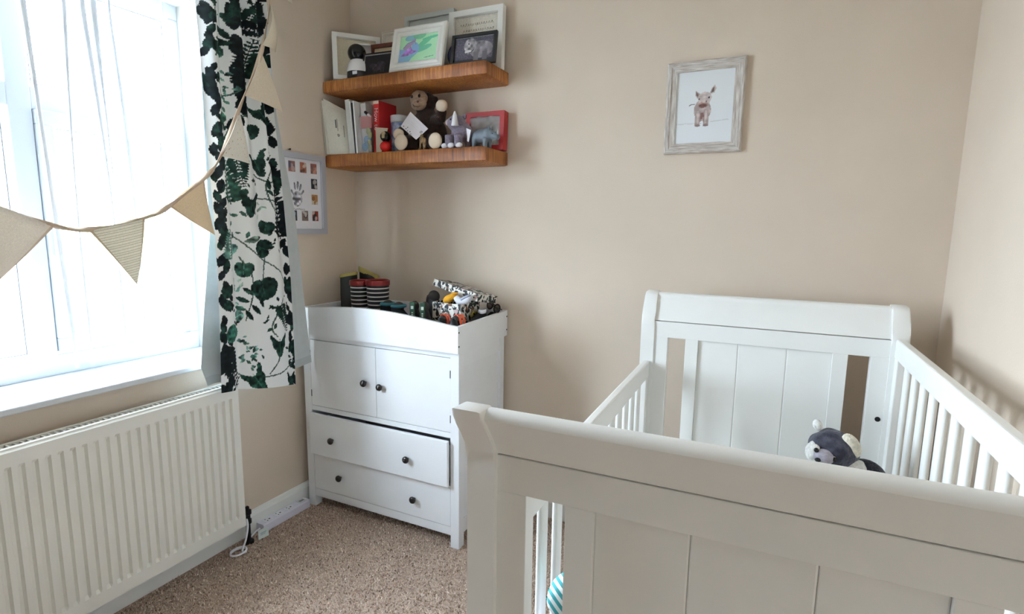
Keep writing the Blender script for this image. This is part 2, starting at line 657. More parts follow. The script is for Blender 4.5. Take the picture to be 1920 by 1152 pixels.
# ================================================================ RADIATOR
rad = thing('radiator', 'white fluted panel radiator below the window sill', 'radiator', (0, 0, 0))
ry1, ry0, rz0, rz1, rxf = -0.872, -1.985, 0.105, 0.748, 0.105
pitch = 0.0337
ys = [ry0, ry0 + .012]
gs = [0, 0]
y = ry0 + .018
while y + pitch < ry1:
    for off, g in ((0, 0), (0.005, 1), (0.0145, 1), (0.0195, 0)):
        ys.append(y + off)
        gs.append(g)
    y += pitch
ys += [ry1 - .004, ry1]
gs += [0, 0]
zs = [(rz0, 0, -.012), (rz0 + .004, 0, 0), (rz0 + .052, 0, 0), (rz0 + .062, 1, 0), (rz1 - .062, 1, 0), (rz1 - .05, 0, 0), (rz1 - .006, 0, 0), (rz1, 0, -.006)]
m = MB()
vs_ = [(rxf - 0.012 * g * h_ + e, y_, z_) for z_, h_, e in zs for y_, g in zip(ys, gs)]
w_ = len(ys)
m.add(vs_, [(j * w_ + i, j * w_ + i + 1, (j + 1) * w_ + i + 1, (j + 1) * w_ + i) for j in range(len(zs) - 1) for i in range(w_ - 1)])
m.build('front_panel', M_RAD, rad)
m = MB()
m.box(rxf - .018, rxf - .013, ry0, ry1, rz0, rz1)
m.box(rxf - .018, rxf - .001, ry1 - .003, ry1, rz0 + .003, rz1 - .005, 0.001)
m.box(rxf - .018, rxf - .001, ry0, ry0 + .003, rz0 + .003, rz1 - .005, 0.001)
m.build('panel_back', M_RAD, rad)
MB().box(0.034, 0.046, ry0, ry1, rz0, rz1, 0.003).build('rear_panel', M_RAD, rad)
tg = MB()
tg.box(0.040, 0.05, ry0, ry1, rz1 - .008, rz1 + .006, 0.002)
tg.box(rxf - .022, rxf - .006, ry0, ry1, rz1 - .006, rz1 + .006, 0.003)
k = ry0 + .01
while k < ry1 - .01:
    tg.box(0.046, rxf - .018, k, k + .006, rz1 - .004, rz1 + .002)
    k += .018
tg.build('top_grille', M_RAD, rad)
fn_ = MB()
k = ry0 + .02
while k < ry1 - .02:
    fn_.box(0.047, rxf - .02, k, k + .002, rz0 + .03, rz1 - .03)
    k += .022
fn_.build('convector_fins', M_RAD, rad)
MB().box(0.0, 0.036, -1.10, -1.07, 0.15, 0.70).build('bracket', M_RAD, rad)
MB().box(0.0, 0.036, -1.80, -1.77, 0.15, 0.70).build('bracket', M_RAD, rad)
v = MB()
v.tube([(0.072, ry1 - .01, 0.125), (0.072, -0.838, 0.125)], 0.011, 10)
v.lathe([(0.010, -0.035), (0.016, -0.03), (0.016, -.012), (0.012, -.008), (0.012, 0.01), (0.017, 0.014), (0.017, 0.03), (0.009, 0.034), (0.009, 0.046), (0.005, 0.05)], (0.072, -0.838, 0.125), 14)
v.tube([(0.072, -0.838, 0.10), (0.072, -0.838, -0.005)], 0.010, 10)
v.lathe([(0.012, 0), (0.022, 0.0), (0.020, 0.010), (0.012, 0.012)], (0.072, -0.838, 0.0), 14)
v.build('valve', M_PIPE, rad, auto=40)
tagp = Canvas(0.045, 0.05, 0.004, (226, 236, 232)).line([(0.01, .03), (0.035, .03)], .004, (150, 180, 190)).line([(0.01, .02), (0.03, .02)], .004, (170, 190, 196))
tagp.mesh('valve_tag', PRINT, rad, lambda a, b: (0.105 + 0.5 * a, -0.815 + 0.85 * a, 0.008 + 0.9 * b + .25 * a), True)

# extension lead on the carpet along the skirting board
ex = thing('extension_lead', 'white four-way extension lead lying against the skirting board', 'extension lead', (0.05, -0.62, 0.0), (0, 0, R(-1)))
b = MB()
b.prism([(-0.026, 0.004), (0.026, 0.004), (0.026, 0.038), (0.022, 0.043), (-0.022, 0.043), (-0.026, 0.038)], 'y', -0.138, 0.138)
b.build('body', mat('lavender_white_plastic', (232, 230, 244), 0.35), ex)
for k in range(3):
    y = -0.095 + k * .062
    MB().box(-0.018, 0.018, y - .022, y + .022, 0.0432, 0.0438).build('socket_face', M_WHITEPL, ex)
    h_ = MB()
    h_.box(-.003, .003, y + .006, y + .014, 0.0438, 0.0442)
    h_.box(-.012, -.006, y - .009, y - .005, 0.0438, 0.0442)
    h_.box(.006, .012, y - .009, y - .005, 0.0438, 0.0442)
    h_.build('socket_holes', M_BLACK, ex)
MB().box(-0.018, 0.018, 0.086, 0.128, 0.0432, 0.0440).build('usb_plate', mat('pale_grey_plastic', (214, 214, 222), 0.4), ex)
for k in range(4):
    MB().box(-0.009, 0.006, 0.096 + k * .007, 0.099 + k * .007, 0.044, 0.0446).build('usb_port', M_BLACK, ex)
cab = [(0.0, -0.138, 0.02), (-0.004, -0.160, 0.014), (0.0, -0.185, 0.006), (0.01, -0.205, 0.012), (0.028, -.225, 0.05), (0.04, -0.232, 0.11), (0.044, -0.236, 0.125), (0.058, -.243, 0.10), (0.066, -0.262, 0.05), (0.07, -0.285, 0.012)]
for t in np.linspace(0, 2 * math.pi * 1.6, 26):
    cab.append((0.062 + 0.026 * math.cos(t + .4), -0.298 + 0.034 * math.sin(t + .4), 0.007 + 0.004 * t / 5))
sm = []
for i in range(len(cab) - 1):
    p0, p1, p2, p3 = [Vector(cab[max(0, min(len(cab) - 1, i + q))]) for q in (-1, 0, 1, 2)]
    for t in (0, .33, .66):
        sm.append(0.5 * ((2 * p1) + (p2 - p0) * t + (2 * p0 - 5 * p1 + 4 * p2 - p3) * t * t + (3 * p1 - p0 - 3 * p2 + p3) * t ** 3))
MB().tube(sm, 0.0042, 8).build('cable', M_WHITEPL, ex, smooth=True)

# ================================================================ CURTAINS
cur = thing('curtain', 'white curtain printed with dark green ivy and fern leaves beside the window', 'curtain', (0, 0, 0))
cvs = Canvas(0.56, 1.95, 0.0026, (240, 242, 241))
CY, CZ = -1.08, 0.60


def interp(tab, z):
    t = sorted(tab, key=lambda q: q[1])
    return float(np.interp(z, [q[1] for q in t], [q[0] for q in t]))


PL = [(-0.963, 2.6), (-0.963, 1.861), (-0.967, 1.665), (-0.964, 1.383), (-0.972, 1.047), (-0.986, 0.749)]
PR = [(-0.668, 2.6), (-0.671, 2.338), (-0.650, 1.921), (-0.619, 1.590), (-0.595, 1.237), (-0.593, 0.991), (-0.594, 0.682)]
LR = [(-0.63, 2.6), (-0.615, 2.258), (-0.593, 1.913), (-0.561, 1.712), (-0.520, 1.477), (-0.505, 1.230), (-0.486, 0.972), (-0.470, 0.766)]
LL = [(-0.934, 2.6), (-0.934, 2.252), (-0.947, 1.382), (-0.967, 1.257), (-0.998, 1.048), (-1.023, 0.858), (-1.001, 0.783)]
DG, MG, LG, TG, BK = (28, 52, 45), (52, 88, 76), (150, 172, 160), (96, 138, 128), (22, 30, 32)
rs_ = random.Random(3)
# dark foliage along both folded edges and in the valleys
for z in np.arange(0.66, 2.5, 0.052):
    for base, n_, spread in ((interp(PL, z) + .030, 3, .022), (interp(PR, z) - .018, 2, .016)):
        for q in range(n_):
            s_ = rs_.uniform(.035, .075)
            cvs.poly(lance(base + rs_.uniform(-spread, spread) - CY, z + rs_.uniform(-.03, .03) - CZ, s_, rs_.uniform(50, 130), .26), rs_.choice([BK, DG, BK]), 1, .2)
for z in np.arange(1.75, 2.5, 0.055):
    for q in range(2):
        cvs.poly(lance(-0.822 + rs_.uniform(-.018, .018) - CY, z + rs_.uniform(-.03, .03) - CZ, rs_.uniform(.05, .09), rs_.uniform(60, 120), .25), BK, 1, .2)
# thin stems
for pts in ([(-.93, .87), (-.88, .80), (-.80, .77), (-.70, .76), (-.60, .80)], [(-.74, .77), (-.70, .82), (-.692, .88)], [(-.90, 1.40), (-.84, 1.36), (-.78, 1.30), (-.70, 1.24), (-.64, 1.18)],
            [(-.84, 1.29), (-.80, 1.21), (-.80, 1.12), (-.83, 1.02)], [(-.66, 1.72), (-.72, 1.60), (-.70, 1.50), (-.64, 1.44)], [(-.80, 1.52), (-.74, 1.53), (-.68, 1.52)],
            [(-.93, 1.72), (-.87, 1.76), (-.83, 1.84), (-.78, 1.87)], [(-.92, 1.97), (-.87, 1.92), (-.82, 1.95)], [(-.92, 2.05), (-.90, 2.14), (-.92, 2.24)], [(-.77, 1.63), (-.71, 1.60), (-.66, 1.62)],
            [(-.75, 1.165), (-.73, 1.32)], [(-.66, 1.1), (-.72, .98), (-.70, .93)]):
    pp = []
    for i in range(len(pts) - 1):
        for t in np.linspace(0, 1, 6)[:-1]:
            q = [np.array(pts[max(0, min(len(pts) - 1, i + d))]) for d in (-1, 0, 1, 2)]
            pp.append(0.5 * (2 * q[1] + (q[2] - q[0]) * t + (2 * q[0] - 5 * q[1] + 4 * q[2] - q[3]) * t * t + (3 * q[1] - q[0] - 3 * q[2] + q[3]) * t ** 3))
    pp.append(np.array(pts[-1]))
    cvs.line([(p[0] - CY, p[1] - CZ) for p in pp], .0055, (70, 92, 84))
# sprigs of small pale and dark leaves
for (sy, sz_, n_, c_) in ((-.83, .90, 16, TG), (-.80, .85, 12, MG), (-.72, 1.02, 10, DG), (-.66, 1.05, 10, BK), (-.84, 1.42, 8, MG), (-.88, 1.90, 14, MG), (-.90, 1.76, 14, DG), (-.85, 1.98, 10, TG),
                          (-.86, 2.24, 10, DG), (-.70, 1.73, 10, DG), (-.79, 1.60, 10, DG), (-.68, 1.36, 8, DG), (-.76, 1.46, 8, LG), (-.87, 1.20, 10, LG), (-.70, 2.00, 8, DG), (-.85, 1.12, 8, TG), (-.65, .83, 6, DG), (-.90, .74, 8, BK),
                          (-.76, 2.30, 8, DG), (-.71, 2.1, 8, BK), (-.88, 1.05, 8, BK)):
    for q in range(n_):
        cvs.poly(lance(sy + rs_.uniform(-.035, .035) - CY, sz_ + rs_.uniform(-.055, .055) - CZ, rs_.uniform(.014, .030), rs_.uniform(0, 180), .24), c_, .95, .2)
LEAVES = [('fern', -0.764, 2.083, 0.204, 75, DG), ('fern', -0.815, 2.028, 0.178, 100, BK), ('fern', -0.873, 1.593, 0.235, 100, MG), ('fern', -0.828, 1.633, 0.152, -80, DG), ('fern', -0.932, 0.839, 0.249, -65, BK),
          ('fern', -0.642, 1.466, 0.271, 95, BK), ('fern', -0.659, 1.012, 0.171, -75, DG), ('fern', -0.906, 1.340, 0.159, 90, TG), ('fern', -0.735, 2.267, 0.139, 60, DG), ('fern', -0.736, 2.190, 0.138, -20, BK), ('fern', -0.795, 2.254, 0.137, 10, DG),
          ('fig', -0.692, 0.896, 0.150, -90, DG), ('fig', -0.800, 0.762, 0.197, -60, (34, 70, 58)), ('fig', -0.632, 0.722, 0.11, -100, DG), ('heart', -0.750, 1.165, 0.185, -80, DG), ('heart', -0.825, 1.247, 0.118, -95, MG),
          ('heart', -0.733, 1.318, 0.130, 160, DG), ('lance', -0.785, 1.360, 0.104, 15, (104, 124, 112)), ('heart', -0.725, 1.420, 0.104, -100, DG), ('fig', -0.794, 1.512, 0.155, -95, DG), ('heart', -0.867, 1.331, 0.080, -90, TG),
          ('heart', -0.906, 0.969, 0.135, 110, (48, 96, 82)), ('heart', -0.865, 1.042, 0.076, 20, TG), ('lance', -0.838, 1.110, 0.081, -25, DG), ('lance', -0.850, 1.075, 0.076, -20, MG), ('lance', -0.815, 1.042, 0.077, -60, DG),
          ('lance', -0.786, 1.063, 0.083, -50, DG), ('lance', -0.760, 1.092, 0.077, -65, DG), ('lance', -0.813, 1.143, 0.076, -40, MG), ('fig', -0.751, 1.677, 0.150, -70, DG), ('heart', -0.773, 1.811, 0.115, -80, DG),
          ('fig', -0.733, 1.880, 0.135, -60, DG), ('heart', -0.878, 1.823, 0.108, 160, MG), ('heart', -0.891, 2.086, 0.093, -10, MG), ('lance', -0.877, 2.119, 0.111, 5, DG), ('lance', -0.862, 2.158, 0.089, -50, DG),
          ('heart', -0.903, 2.201, 0.050, -90, DG), ('lance', -0.713, 1.590, 0.067, -80, DG), ('lance', -0.706, 1.556, 0.056, -40, DG), ('heart', -0.690, 1.684, 0.067, -90, DG)]
for t, yy, zz, s_, a_, c_ in LEAVES:
    s_ = s_ * (.74 if t != 'fern' else .8)
    if t == 'fern':
        fern(cvs, yy - CY, zz - CZ, s_, a_, c_, 0.2)
    else:
        fnc = {'fig': palm, 'heart': heart, 'lance': lance}[t]
        cvs.poly(fnc(yy - CY, zz - CZ, s_ * (1.1 if t != 'lance' else 1), a_), c_, 1, .22)
        if t != 'lance':
            e = (yy - CY + .38 * s_ * math.cos(R(a_)), zz - CZ + .38 * s_ * math.sin(R(a_)))
            st = (yy - CY - .2 * s_ * math.cos(R(a_)), zz - CZ - .2 * s_ * math.sin(R(a_)))
            cvs.line([st, e], .002, tuple(min(255, int(q * 1.8 + 12)) for q in c_), .8)


def hem(u):
    return 0.752 - 0.068 * u


def fold(u, t):
    """t: 0 hem .. 1 heading"""
    top = math.cos(2 * math.pi * (3.2 * u ** 1.15 + 0.62)) * 0.030
    bot = 0.020 * math.cos(2 * math.pi * (1.25 * u + 0.12)) + 0.010 * math.sin(7 * u) - 0.018 * math.exp(-((u - .27) / .06) ** 2)
    return bot + (top - bot) * t ** 0.9


NU, NV = 190, 640
me = bpy.data.meshes.new('printed_front')
co = np.zeros(((NU + 1) * (NV + 1), 3))
cl = np.ones(((NU + 1) * (NV + 1), 4), np.float32)
n_ = 0
for j in range(NV + 1):
    t = j / NV
    for i in range(NU + 1):
        u = i / NU
        z = hem(u) + (2.46 - hem(u)) * t
        a_, b_ = interp(PL, z) if i == 0 else a_, interp(PR, z) if i == 0 else b_
        yy = a_ + (b_ - a_) * u
        co[n_] = (0.142 + fold(u, t), yy + 0.006 * math.sin(9 * u + 4 * t), z)
        ix = int(min(max((yy - CY) / cvs.w * cvs.nx, 0), cvs.nx))
        iz = int(min(max((z - CZ) / cvs.h * cvs.ny, 0), cvs.ny))
        cl[n_, :3] = lin(cvs.a[iz, ix])
        n_ += 1
w_ = NU + 1
me.from_pydata(co.tolist(), [], [(j * w_ + i, j * w_ + i + 1, (j + 1) * w_ + i + 1, (j + 1) * w_ + i) for j in range(NV) for i in range(NU)])
at = me.color_attributes.new('print', 'FLOAT_COLOR', 'POINT')
at.data.foreach_set('color', cl.ravel())
me.polygons.foreach_set('use_smooth', [True] * len(me.polygons))
me.materials.append(mat_attr('printed_cotton', 0.8, bump=0.15, bscale=700, spec=0.2))
o = bpy.data.objects.new('printed_front', me)
COL.objects.link(o)
o.parent = cur
M_LIN = mat('pale_grey_lining', (206, 213, 214), 0.9, var=0.03, vscale=30, bump=0.1, bscale=300, spec=0.1)


def lining(u, t):
    hz = 0.775 - 0.02 * u + 0.006 * math.sin(20 * u)
    z = hz + (2.455 - hz) * t
    a_, b_ = interp(LL, z), interp(LR, z)
    return (0.098 + 0.012 * math.cos(2 * math.pi * (3.1 * u + .3)) * (0.5 + t) + .02 * (u > .9) * (u - .9) * 10 * (1 - t), a_ + (b_ - a_) * u, z)


MB().grid(lining, 70, 60).build('lining', M_LIN, cur, smooth=True)
hemt = MB()
hemt.grid(lambda u, t: tuple(np.array(lining(u, t * .022)) + np.array((0.0015, 0, 0))), 70, 3)
hemt.build('lining_hem', mat('grey_lining_hem', (192, 200, 201), 0.9), cur, smooth=True)

pole = thing('curtain_pole', 'white curtain pole above the window carrying the curtains', 'curtain pole', (0.12, -1.4, 2.49))
MB().tube([(0, -1.42, 0), (0, 0.86, 0)], 0.013, 14).build('rod', M_GLOSS, pole, smooth=True)
for yy in (-1.44, 0.88):
    MB().ell((0, yy, 0), (.024, .024, .024), 14, 8).build('finial', M_GLOSS, pole, smooth=True)
for yy in (-1.3, 0.8):
    MB().box(-0.12, 0.008, yy - .008, yy + .008, -.018, .006, .002).build('bracket', M_GLOSS, pole)

# net curtain hanging in the reveal
sheer = bpy.data.materials.new('white_voile')
sheer.use_nodes = True
sn = sheer.node_tree
for q in list(sn.nodes):
    sn.nodes.remove(q)
s_o = sn.nodes.new('ShaderNodeOutputMaterial')
s_m = sn.nodes.new('ShaderNodeMixShader')
s_t = sn.nodes.new('ShaderNodeBsdfTransparent')
s_x = sn.nodes.new('ShaderNodeMixShader')
s_d = sn.nodes.new('ShaderNodeBsdfDiffuse')
s_l = sn.nodes.new('ShaderNodeBsdfTranslucent')
for q in (s_d, s_l):
    q.inputs['Color'].default_value = (0.86, 0.88, 0.90, 1)
s_m.inputs[0].default_value = 0.035
s_x.inputs[0].default_value = 0.5
sn.links.new(s_d.outputs[0], s_x.inputs[1])
sn.links.new(s_l.outputs[0], s_x.inputs[2])
sn.links.new(s_t.outputs[0], s_m.inputs[1])
sn.links.new(s_x.outputs[0], s_m.inputs[2])
sn.links.new(s_m.outputs[0], s_o.inputs[0])
net = thing('net_curtain', 'sheer white net curtain hanging in front of the window glass', 'net curtain', (0, 0, 0))
PLT = [(-1.389, -1.342, .010), (-1.272, -1.292, .012), (-1.215, -1.173, .010), (-1.180, -1.150, .006), (-1.128, -1.100, .014), (-1.02, -1.01, .005), (-0.936, -0.942, .007), (-0.80, -0.80, .004)]
NZ = 60
prof = []
for i, (yt, yb, pw) in enumerate(PLT):
    prof += [(i, 1.0, 0.0), (i, -0.6, .010), (i, -1.0, .014), (i, 1.0, .020), (i, 0.2, .022)] if i else [(i, -1.0, 0), (i, 1.0, .006), (i, -.6, .012), (i, 1.0, .014)]
    if i < len(PLT) - 1:
        for s_ in (.25, .5, .75):
            prof.append((i + s_, 0, 0.008 * math.sin(i * 2.1 + s_ * 6)))
vs_ = []
for j in range(NZ + 1):
    t = j / NZ
    z = 0.905 + 1.45 * t
    for (i, k_, dx) in prof:
        i0 = int(i)
        f_ = i - i0
        tt = min(1, max(0, (z - .95) / 1.2))
        bow = 0.018 * math.sin(math.pi * tt) * (1 if i0 in (2, 4) else -.4 if i0 == 1 else 0)
        A = PLT[i0][1] + (PLT[i0][0] - PLT[i0][1]) * tt + bow
        if f_:
            B = PLT[i0 + 1][1] + (PLT[i0 + 1][0] - PLT[i0 + 1][1]) * tt
            yv = A + (B - A) * f_
        else:
            yv = A + k_ * PLT[i0][2] * (0.45 + .6 * t)
        vs_.append((-0.135 + dx, yv, z))
w_ = len(prof)
m = MB()
m.add(vs_, [(j * w_ + i, j * w_ + i + 1, (j + 1) * w_ + i + 1, (j + 1) * w_ + i) for j in range(NZ) for i in range(w_ - 1)])
m.build('voile', sheer, net, smooth=True)
M_PLEAT = mat('bunched_white_voile', (226, 231, 238), 0.9, spec=0.1)


def pleat(i_, wtop, wbot, sway, zend):
    yt, yb, _ = PLT[i_]
    rs = []
    for k_ in range(31):
        t = k_ / 30
        z = zend + (2.33 - zend) * t
        tt = min(1, max(0, (z - .95) / 1.2))
        yv = yb + (yt - yb) * tt + sway * math.sin(math.pi * tt)
        hw_ = (wbot + (wtop - wbot) * t) / 2 * (1 + .25 * math.sin(7 * t + i_))
        rs.append([(-0.118 + .0035 * math.cos(a), yv + hw_ * math.sin(a), z) for a in np.linspace(0, 2 * math.pi, 8, endpoint=False)])
    MB().rings(rs).build('pleat', M_PLEAT, net, smooth=True)


pleat(0, .022, .012, 0.0, 0.905)
pleat(1, .014, .006, -.010, 0.95)
pleat(2, .016, .006, .014, 0.93)
pleat(3, .022, .004, .0, 1.60)
pleat(4, .012, .012, .016, 0.93)
pleat(6, .004, .003, 0, 1.86)
MB().tube([(-0.135, WY0 + .013, 2.33), (-0.135, WY1 - .013, 2.33)], 0.005, 8).build('net_wire', M_GLOSS, net)

# ================================================================ BUNTING
bun = thing('bunting', 'cream and tan fabric bunting looped across the window and curtain', 'bunting', (0, 0, 0))
BX = 0.225
path = [(-.60, 2.52), (-.66, 2.44), (-.712, 2.31), (-.77, 2.104), (-.862, 1.91), (-.98, 1.67), (-1.04, 1.597), (-1.18, 1.486), (-1.265, 1.442), (-1.345, 1.418), (-1.432, 1.403), (-1.52, 1.411), (-1.643, 1.46), (-1.80, 1.56), (-1.98, 1.75), (-2.12, 2.0)]
pp = []
for i in range(len(path) - 1):
    q = [np.array(path[max(0, min(len(path) - 1, i + d))]) for d in (-1, 0, 1, 2)]
    for t in np.linspace(0, 1, 9)[:-1]:
        pp.append(0.5 * (2 * q[1] + (q[2] - q[0]) * t + (2 * q[0] - 5 * q[1] + 4 * q[2] - q[3]) * t * t + (3 * q[1] - q[0] - 3 * q[2] + q[3]) * t ** 3))
pp.append(np.array(path[-1]))
M_TAPE = mat('beige_cotton_tape', (206, 184, 160), 0.9, var=.05, vscale=60, bump=.2, bscale=500)
tp = MB()
tv = []
for i, p in enumerate(pp):
    d = pp[min(i + 1, len(pp) - 1)] - pp[max(i - 1, 0)]
    d = d / np.hypot(*d)
    nrm = np.array((-d[1], d[0]))
    tw = 0.55 + 0.45 * math.cos(i * .55)
    hw = 0.008 * (0.55 + .45 * tw)
    off = 0.006 * math.sin(i * .55)
    for sg in (-1, 1):
        tv.append((BX + .003 + sg * off, p[0] + sg * hw * nrm[0], p[1] + sg * hw * nrm[1]))
tp.add(tv, [(2 * i, 2 * i + 1, 2 * i + 3, 2 * i + 2) for i in range(len(pp) - 1)])
tp.build('tape', M_TAPE, bun, smooth=True, solid=0.0015)
CLOTH = mat_attr('bunting_cotton', 0.9, bump=.2, bscale=600, spec=.1, trans=.10)


def pennant(A, B, T, base, pat, bow, edge=None):
    c = Canvas(0.17, 0.20, 0.0022, base)
    if pat == 'stripes':
        for q in np.arange(0.0, 0.20, 0.0078):
            c.rect(0, q, 0.17, q + .0022, (204, 196, 172))
    elif pat == 'dots':
        r_ = random.Random(5)
        for q in range(46):
            c.ellip(r_.uniform(0, .17), r_.uniform(0, .2), .0022, .0022, (176, 160, 128))
    c.speck(0.02, 3)
    if edge:
        c.rect(0, 0, .008, .2, edge, .8)
        c.rect(.162, 0, .17, .2, edge, .8)
    A, B, T = [np.array(q) for q in (A, B, T)]

    def fn(a, b):
        s_, t = a / .17, b / .20
        p = (A + (B - A) * s_) * (1 - t) + T * t
        return (BX + bow * math.sin(math.pi * s_) * (1 - t) + bow * .6 * math.sin(math.pi * t), p[0], p[1])
    o = c.mesh('pennant', CLOTH, bun, fn, True)
    md = o.modifiers.new('thickness', 'SOLIDIFY')
    md.thickness = 0.002
    return o


CREAM = (232, 220, 200)
pennant((-.655, 2.46), (-.70, 2.345), (-.60, 2.335), CREAM, 'plain', .01).__setitem__('label', 'cream pennant hanging from the bunting tape above the curtain')
pennant((-.716, 2.30), (-.765, 2.125), (-.700, 2.115), (226, 210, 188), 'stripes', .03).__setitem__('label', 'folded beige striped pennant on the bunting tape')
pennant((-.770, 2.10), (-.858, 1.915), (-.678, 1.888), (234, 220, 198), 'plain', .012).__setitem__('label', 'plain cream pennant hanging over the curtain edge')
pennant((-.885, 1.855), (-.978, 1.675), (-.852, 1.660), (238, 232, 220), 'dots', .012).__setitem__('label', 'off-white dotted pennant in front of the printed curtain')
pennant((-1.048, 1.592), (-1.185, 1.484), (-1.018, 1.383), (226, 206, 176), 'plain', -.012, (204, 182, 152)).__setitem__('label', 'tan linen pennant by the edge of the curtain')
pennant((-1.268, 1.441), (-1.438, 1.402), (-1.310, 1.222), (242, 237, 224), 'stripes', .010, (196, 174, 146)).__setitem__('label', 'cream pennant with thin tan stripes in front of the window')
pennant((-1.525, 1.411), (-1.690, 1.485), (-1.668, 1.262), (236, 228, 216), 'plain', .010, (206, 186, 164)).__setitem__('label', 'oatmeal pennant at the near end of the bunting')

# ================================================================ CHEST OF DRAWERS
ch = thing('changing_chest', 'white changing chest with two doors above two drawers in the corner', 'chest of drawers', (0.4965, -0.242, 0))
HX, FY, BY, TZ = 0.4485, -0.216, 0.212, 0.897
for sx in (-1, 1):
    xa, xb = sorted((sx * HX, sx * (HX - .044)))
    MB().box(xa, xb, FY, FY + .044, 0, TZ, .002).build('leg', M_FURN, ch)
    MB().box(xa, xb, BY - .044, BY, 0, TZ, .002).build('leg', M_FURN, ch)
    a_, b_ = sorted((sx * (HX - .003), sx * (HX - .022)))
    MB().box(a_, b_, FY + .043, BY - .043, 0.83, TZ - .001, .001).build('side_rail', M_FURN, ch)
    MB().box(a_, b_, FY + .043, BY - .043, 0.06, 0.125, .001).build('side_rail', M_FURN, ch)
    a_, b_ = sorted((sx * (HX - .011), sx * (HX - .020)))
    MB().box(a_, b_, FY + .043, BY - .043, 0.124, 0.831).build('side_panel', M_FURN, ch)
MB().box(-HX + .004, HX - .004, FY + .002, BY, TZ, TZ + .001).build('top', M_FURN, ch)
xi = HX - .044
MB().box(-xi, xi, FY + .004, FY + .024, 0.872, TZ, .001).build('top_rail', M_FURN, ch)
MB().box(-xi, xi, FY + .002, FY + .024, 0.513, 0.537, .001).build('middle_rail', M_FURN, ch)
MB().box(-xi, xi, FY + .004, FY + .024, 0.056, 0.097, .001).build('apron', M_FURN, ch)
MB().box(-xi, xi, BY - .012, BY - .004, 0.06, TZ - .001).build('back_panel', M_FURN, ch)
MB().box(-xi, xi, FY + .026, BY - .013, 0.086, 0.095).build('bottom_panel', M_FURN, ch)
MB().box(-xi, xi, FY + .026, BY - .013, 0.518, 0.532).build('inner_shelf', M_FURN, ch)


def knob(parent, x, y, z):
    MB().lathe([(0.006, 0), (0.006, -.008), (0.010, -.011), (0.0155, -.014), (0.0165, -.019), (0.014, -.024), (0.008, -.0275), (0.0, -.0285)], (x, y, z), 20, 'y').build('knob', M_DKMETAL, parent, smooth=True)


def cx_(x):
    return x - 0.4965


for (a_, b_, kx, kz) in ((0.0945, 0.4975, 0.437, 0.699), (0.4995, 0.9015, 0.529, 0.693)):
    d = MB().box(cx_(a_), cx_(b_), FY + .001, FY + .020, 0.5395, 0.8695, .0015).build('door', M_FURN, ch)
    knob(d, cx_(kx), FY + .001, kz)
    hx = a_ if kx < .48 else b_
    for hz in (0.60, 0.80):
        MB().box(cx_(hx) - .0015, cx_(hx) + .0015, FY - .001, FY + .012, hz - .017, hz + .017).build('hinge', M_DKMETAL, d)
up_ = MB()
up_.box(cx_(.093), cx_(.898), FY - .022, FY - .004, 0.294, 0.503, .002)
ud = up_.build('drawer', M_FURN, ch)
knob(ud, cx_(.244), FY - .022, .389)
knob(ud, cx_(.689), FY - .022, .386)
dbx = MB()
dbx.box(cx_(.11), cx_(.122), FY - .005, BY - .06, 0.31, 0.46)
dbx.box(cx_(.872), cx_(.884), FY - .005, BY - .06, 0.31, 0.46)
dbx.box(cx_(.11), cx_(.884), BY - .072, BY - .06, 0.31, 0.46)
dbx.box(cx_(.11), cx_(.884), FY - .005, BY - .06, 0.312, 0.318)
dbx.build('drawer_box', M_FURN, ud)
ld = MB().box(cx_(.0945), cx_(.9), FY + .001, FY + .019, 0.0995, 0.2915, .002).build('drawer', M_FURN, ch)
knob(ld, cx_(.266), FY + .001, .192)
knob(ld, cx_(.707), FY + .001, .187)

# changing tray standing on the chest
tr = thing('changing_tray', 'white wooden changing tray with an arched front edge on the chest', 'changing tray', (0.4965, -0.242, 0.8985))
tw, ty0, ty1 = 0.4555, -0.236, 0.230
out = [(-tw, 0), (tw, 0)]
for t in np.linspace(1, 0, 30):
    x = -tw + 2 * tw * t
    z = 0.129 + (0.115 - 0.129) * t + 0.032 * math.sin(math.pi * t) ** 1.2
    out.append((x, z))
MB().prism(out, 'y', ty0, ty0 + .016).build('front_board', M_FURN, tr)
MB().prism([(ty0 + .016, 0), (ty1 - .016, 0), (ty1 - .016, .124), (ty0 + .016, .115)], 'x', tw - .016, tw).build('side_board', M_FURN, tr)
MB().prism([(ty0 + .016, 0), (ty1 - .016, 0), (ty1 - .016, .124), (ty0 + .016, .128)], 'x', -tw, -tw + .016).build('side_board', M_FURN, tr)
MB().box(-tw, tw, ty1 - .016, ty1, 0, .126, .001).build('back_board', M_FURN, tr)
MB().box(-tw + .016, tw - .016, ty0 + .016, ty1 - .016, 0, .010).build('base', M_FURN, tr)
for yy, zz in ((ty0 + .008, .09), (ty0 + .008, .03), (ty1 - .008, .095), (ty1 - .008, .03)):
    MB().cyl((tw - .002, yy, zz), (tw + .0008, yy, zz), .0042, n=10).build('screw', M_BLACK, tr)

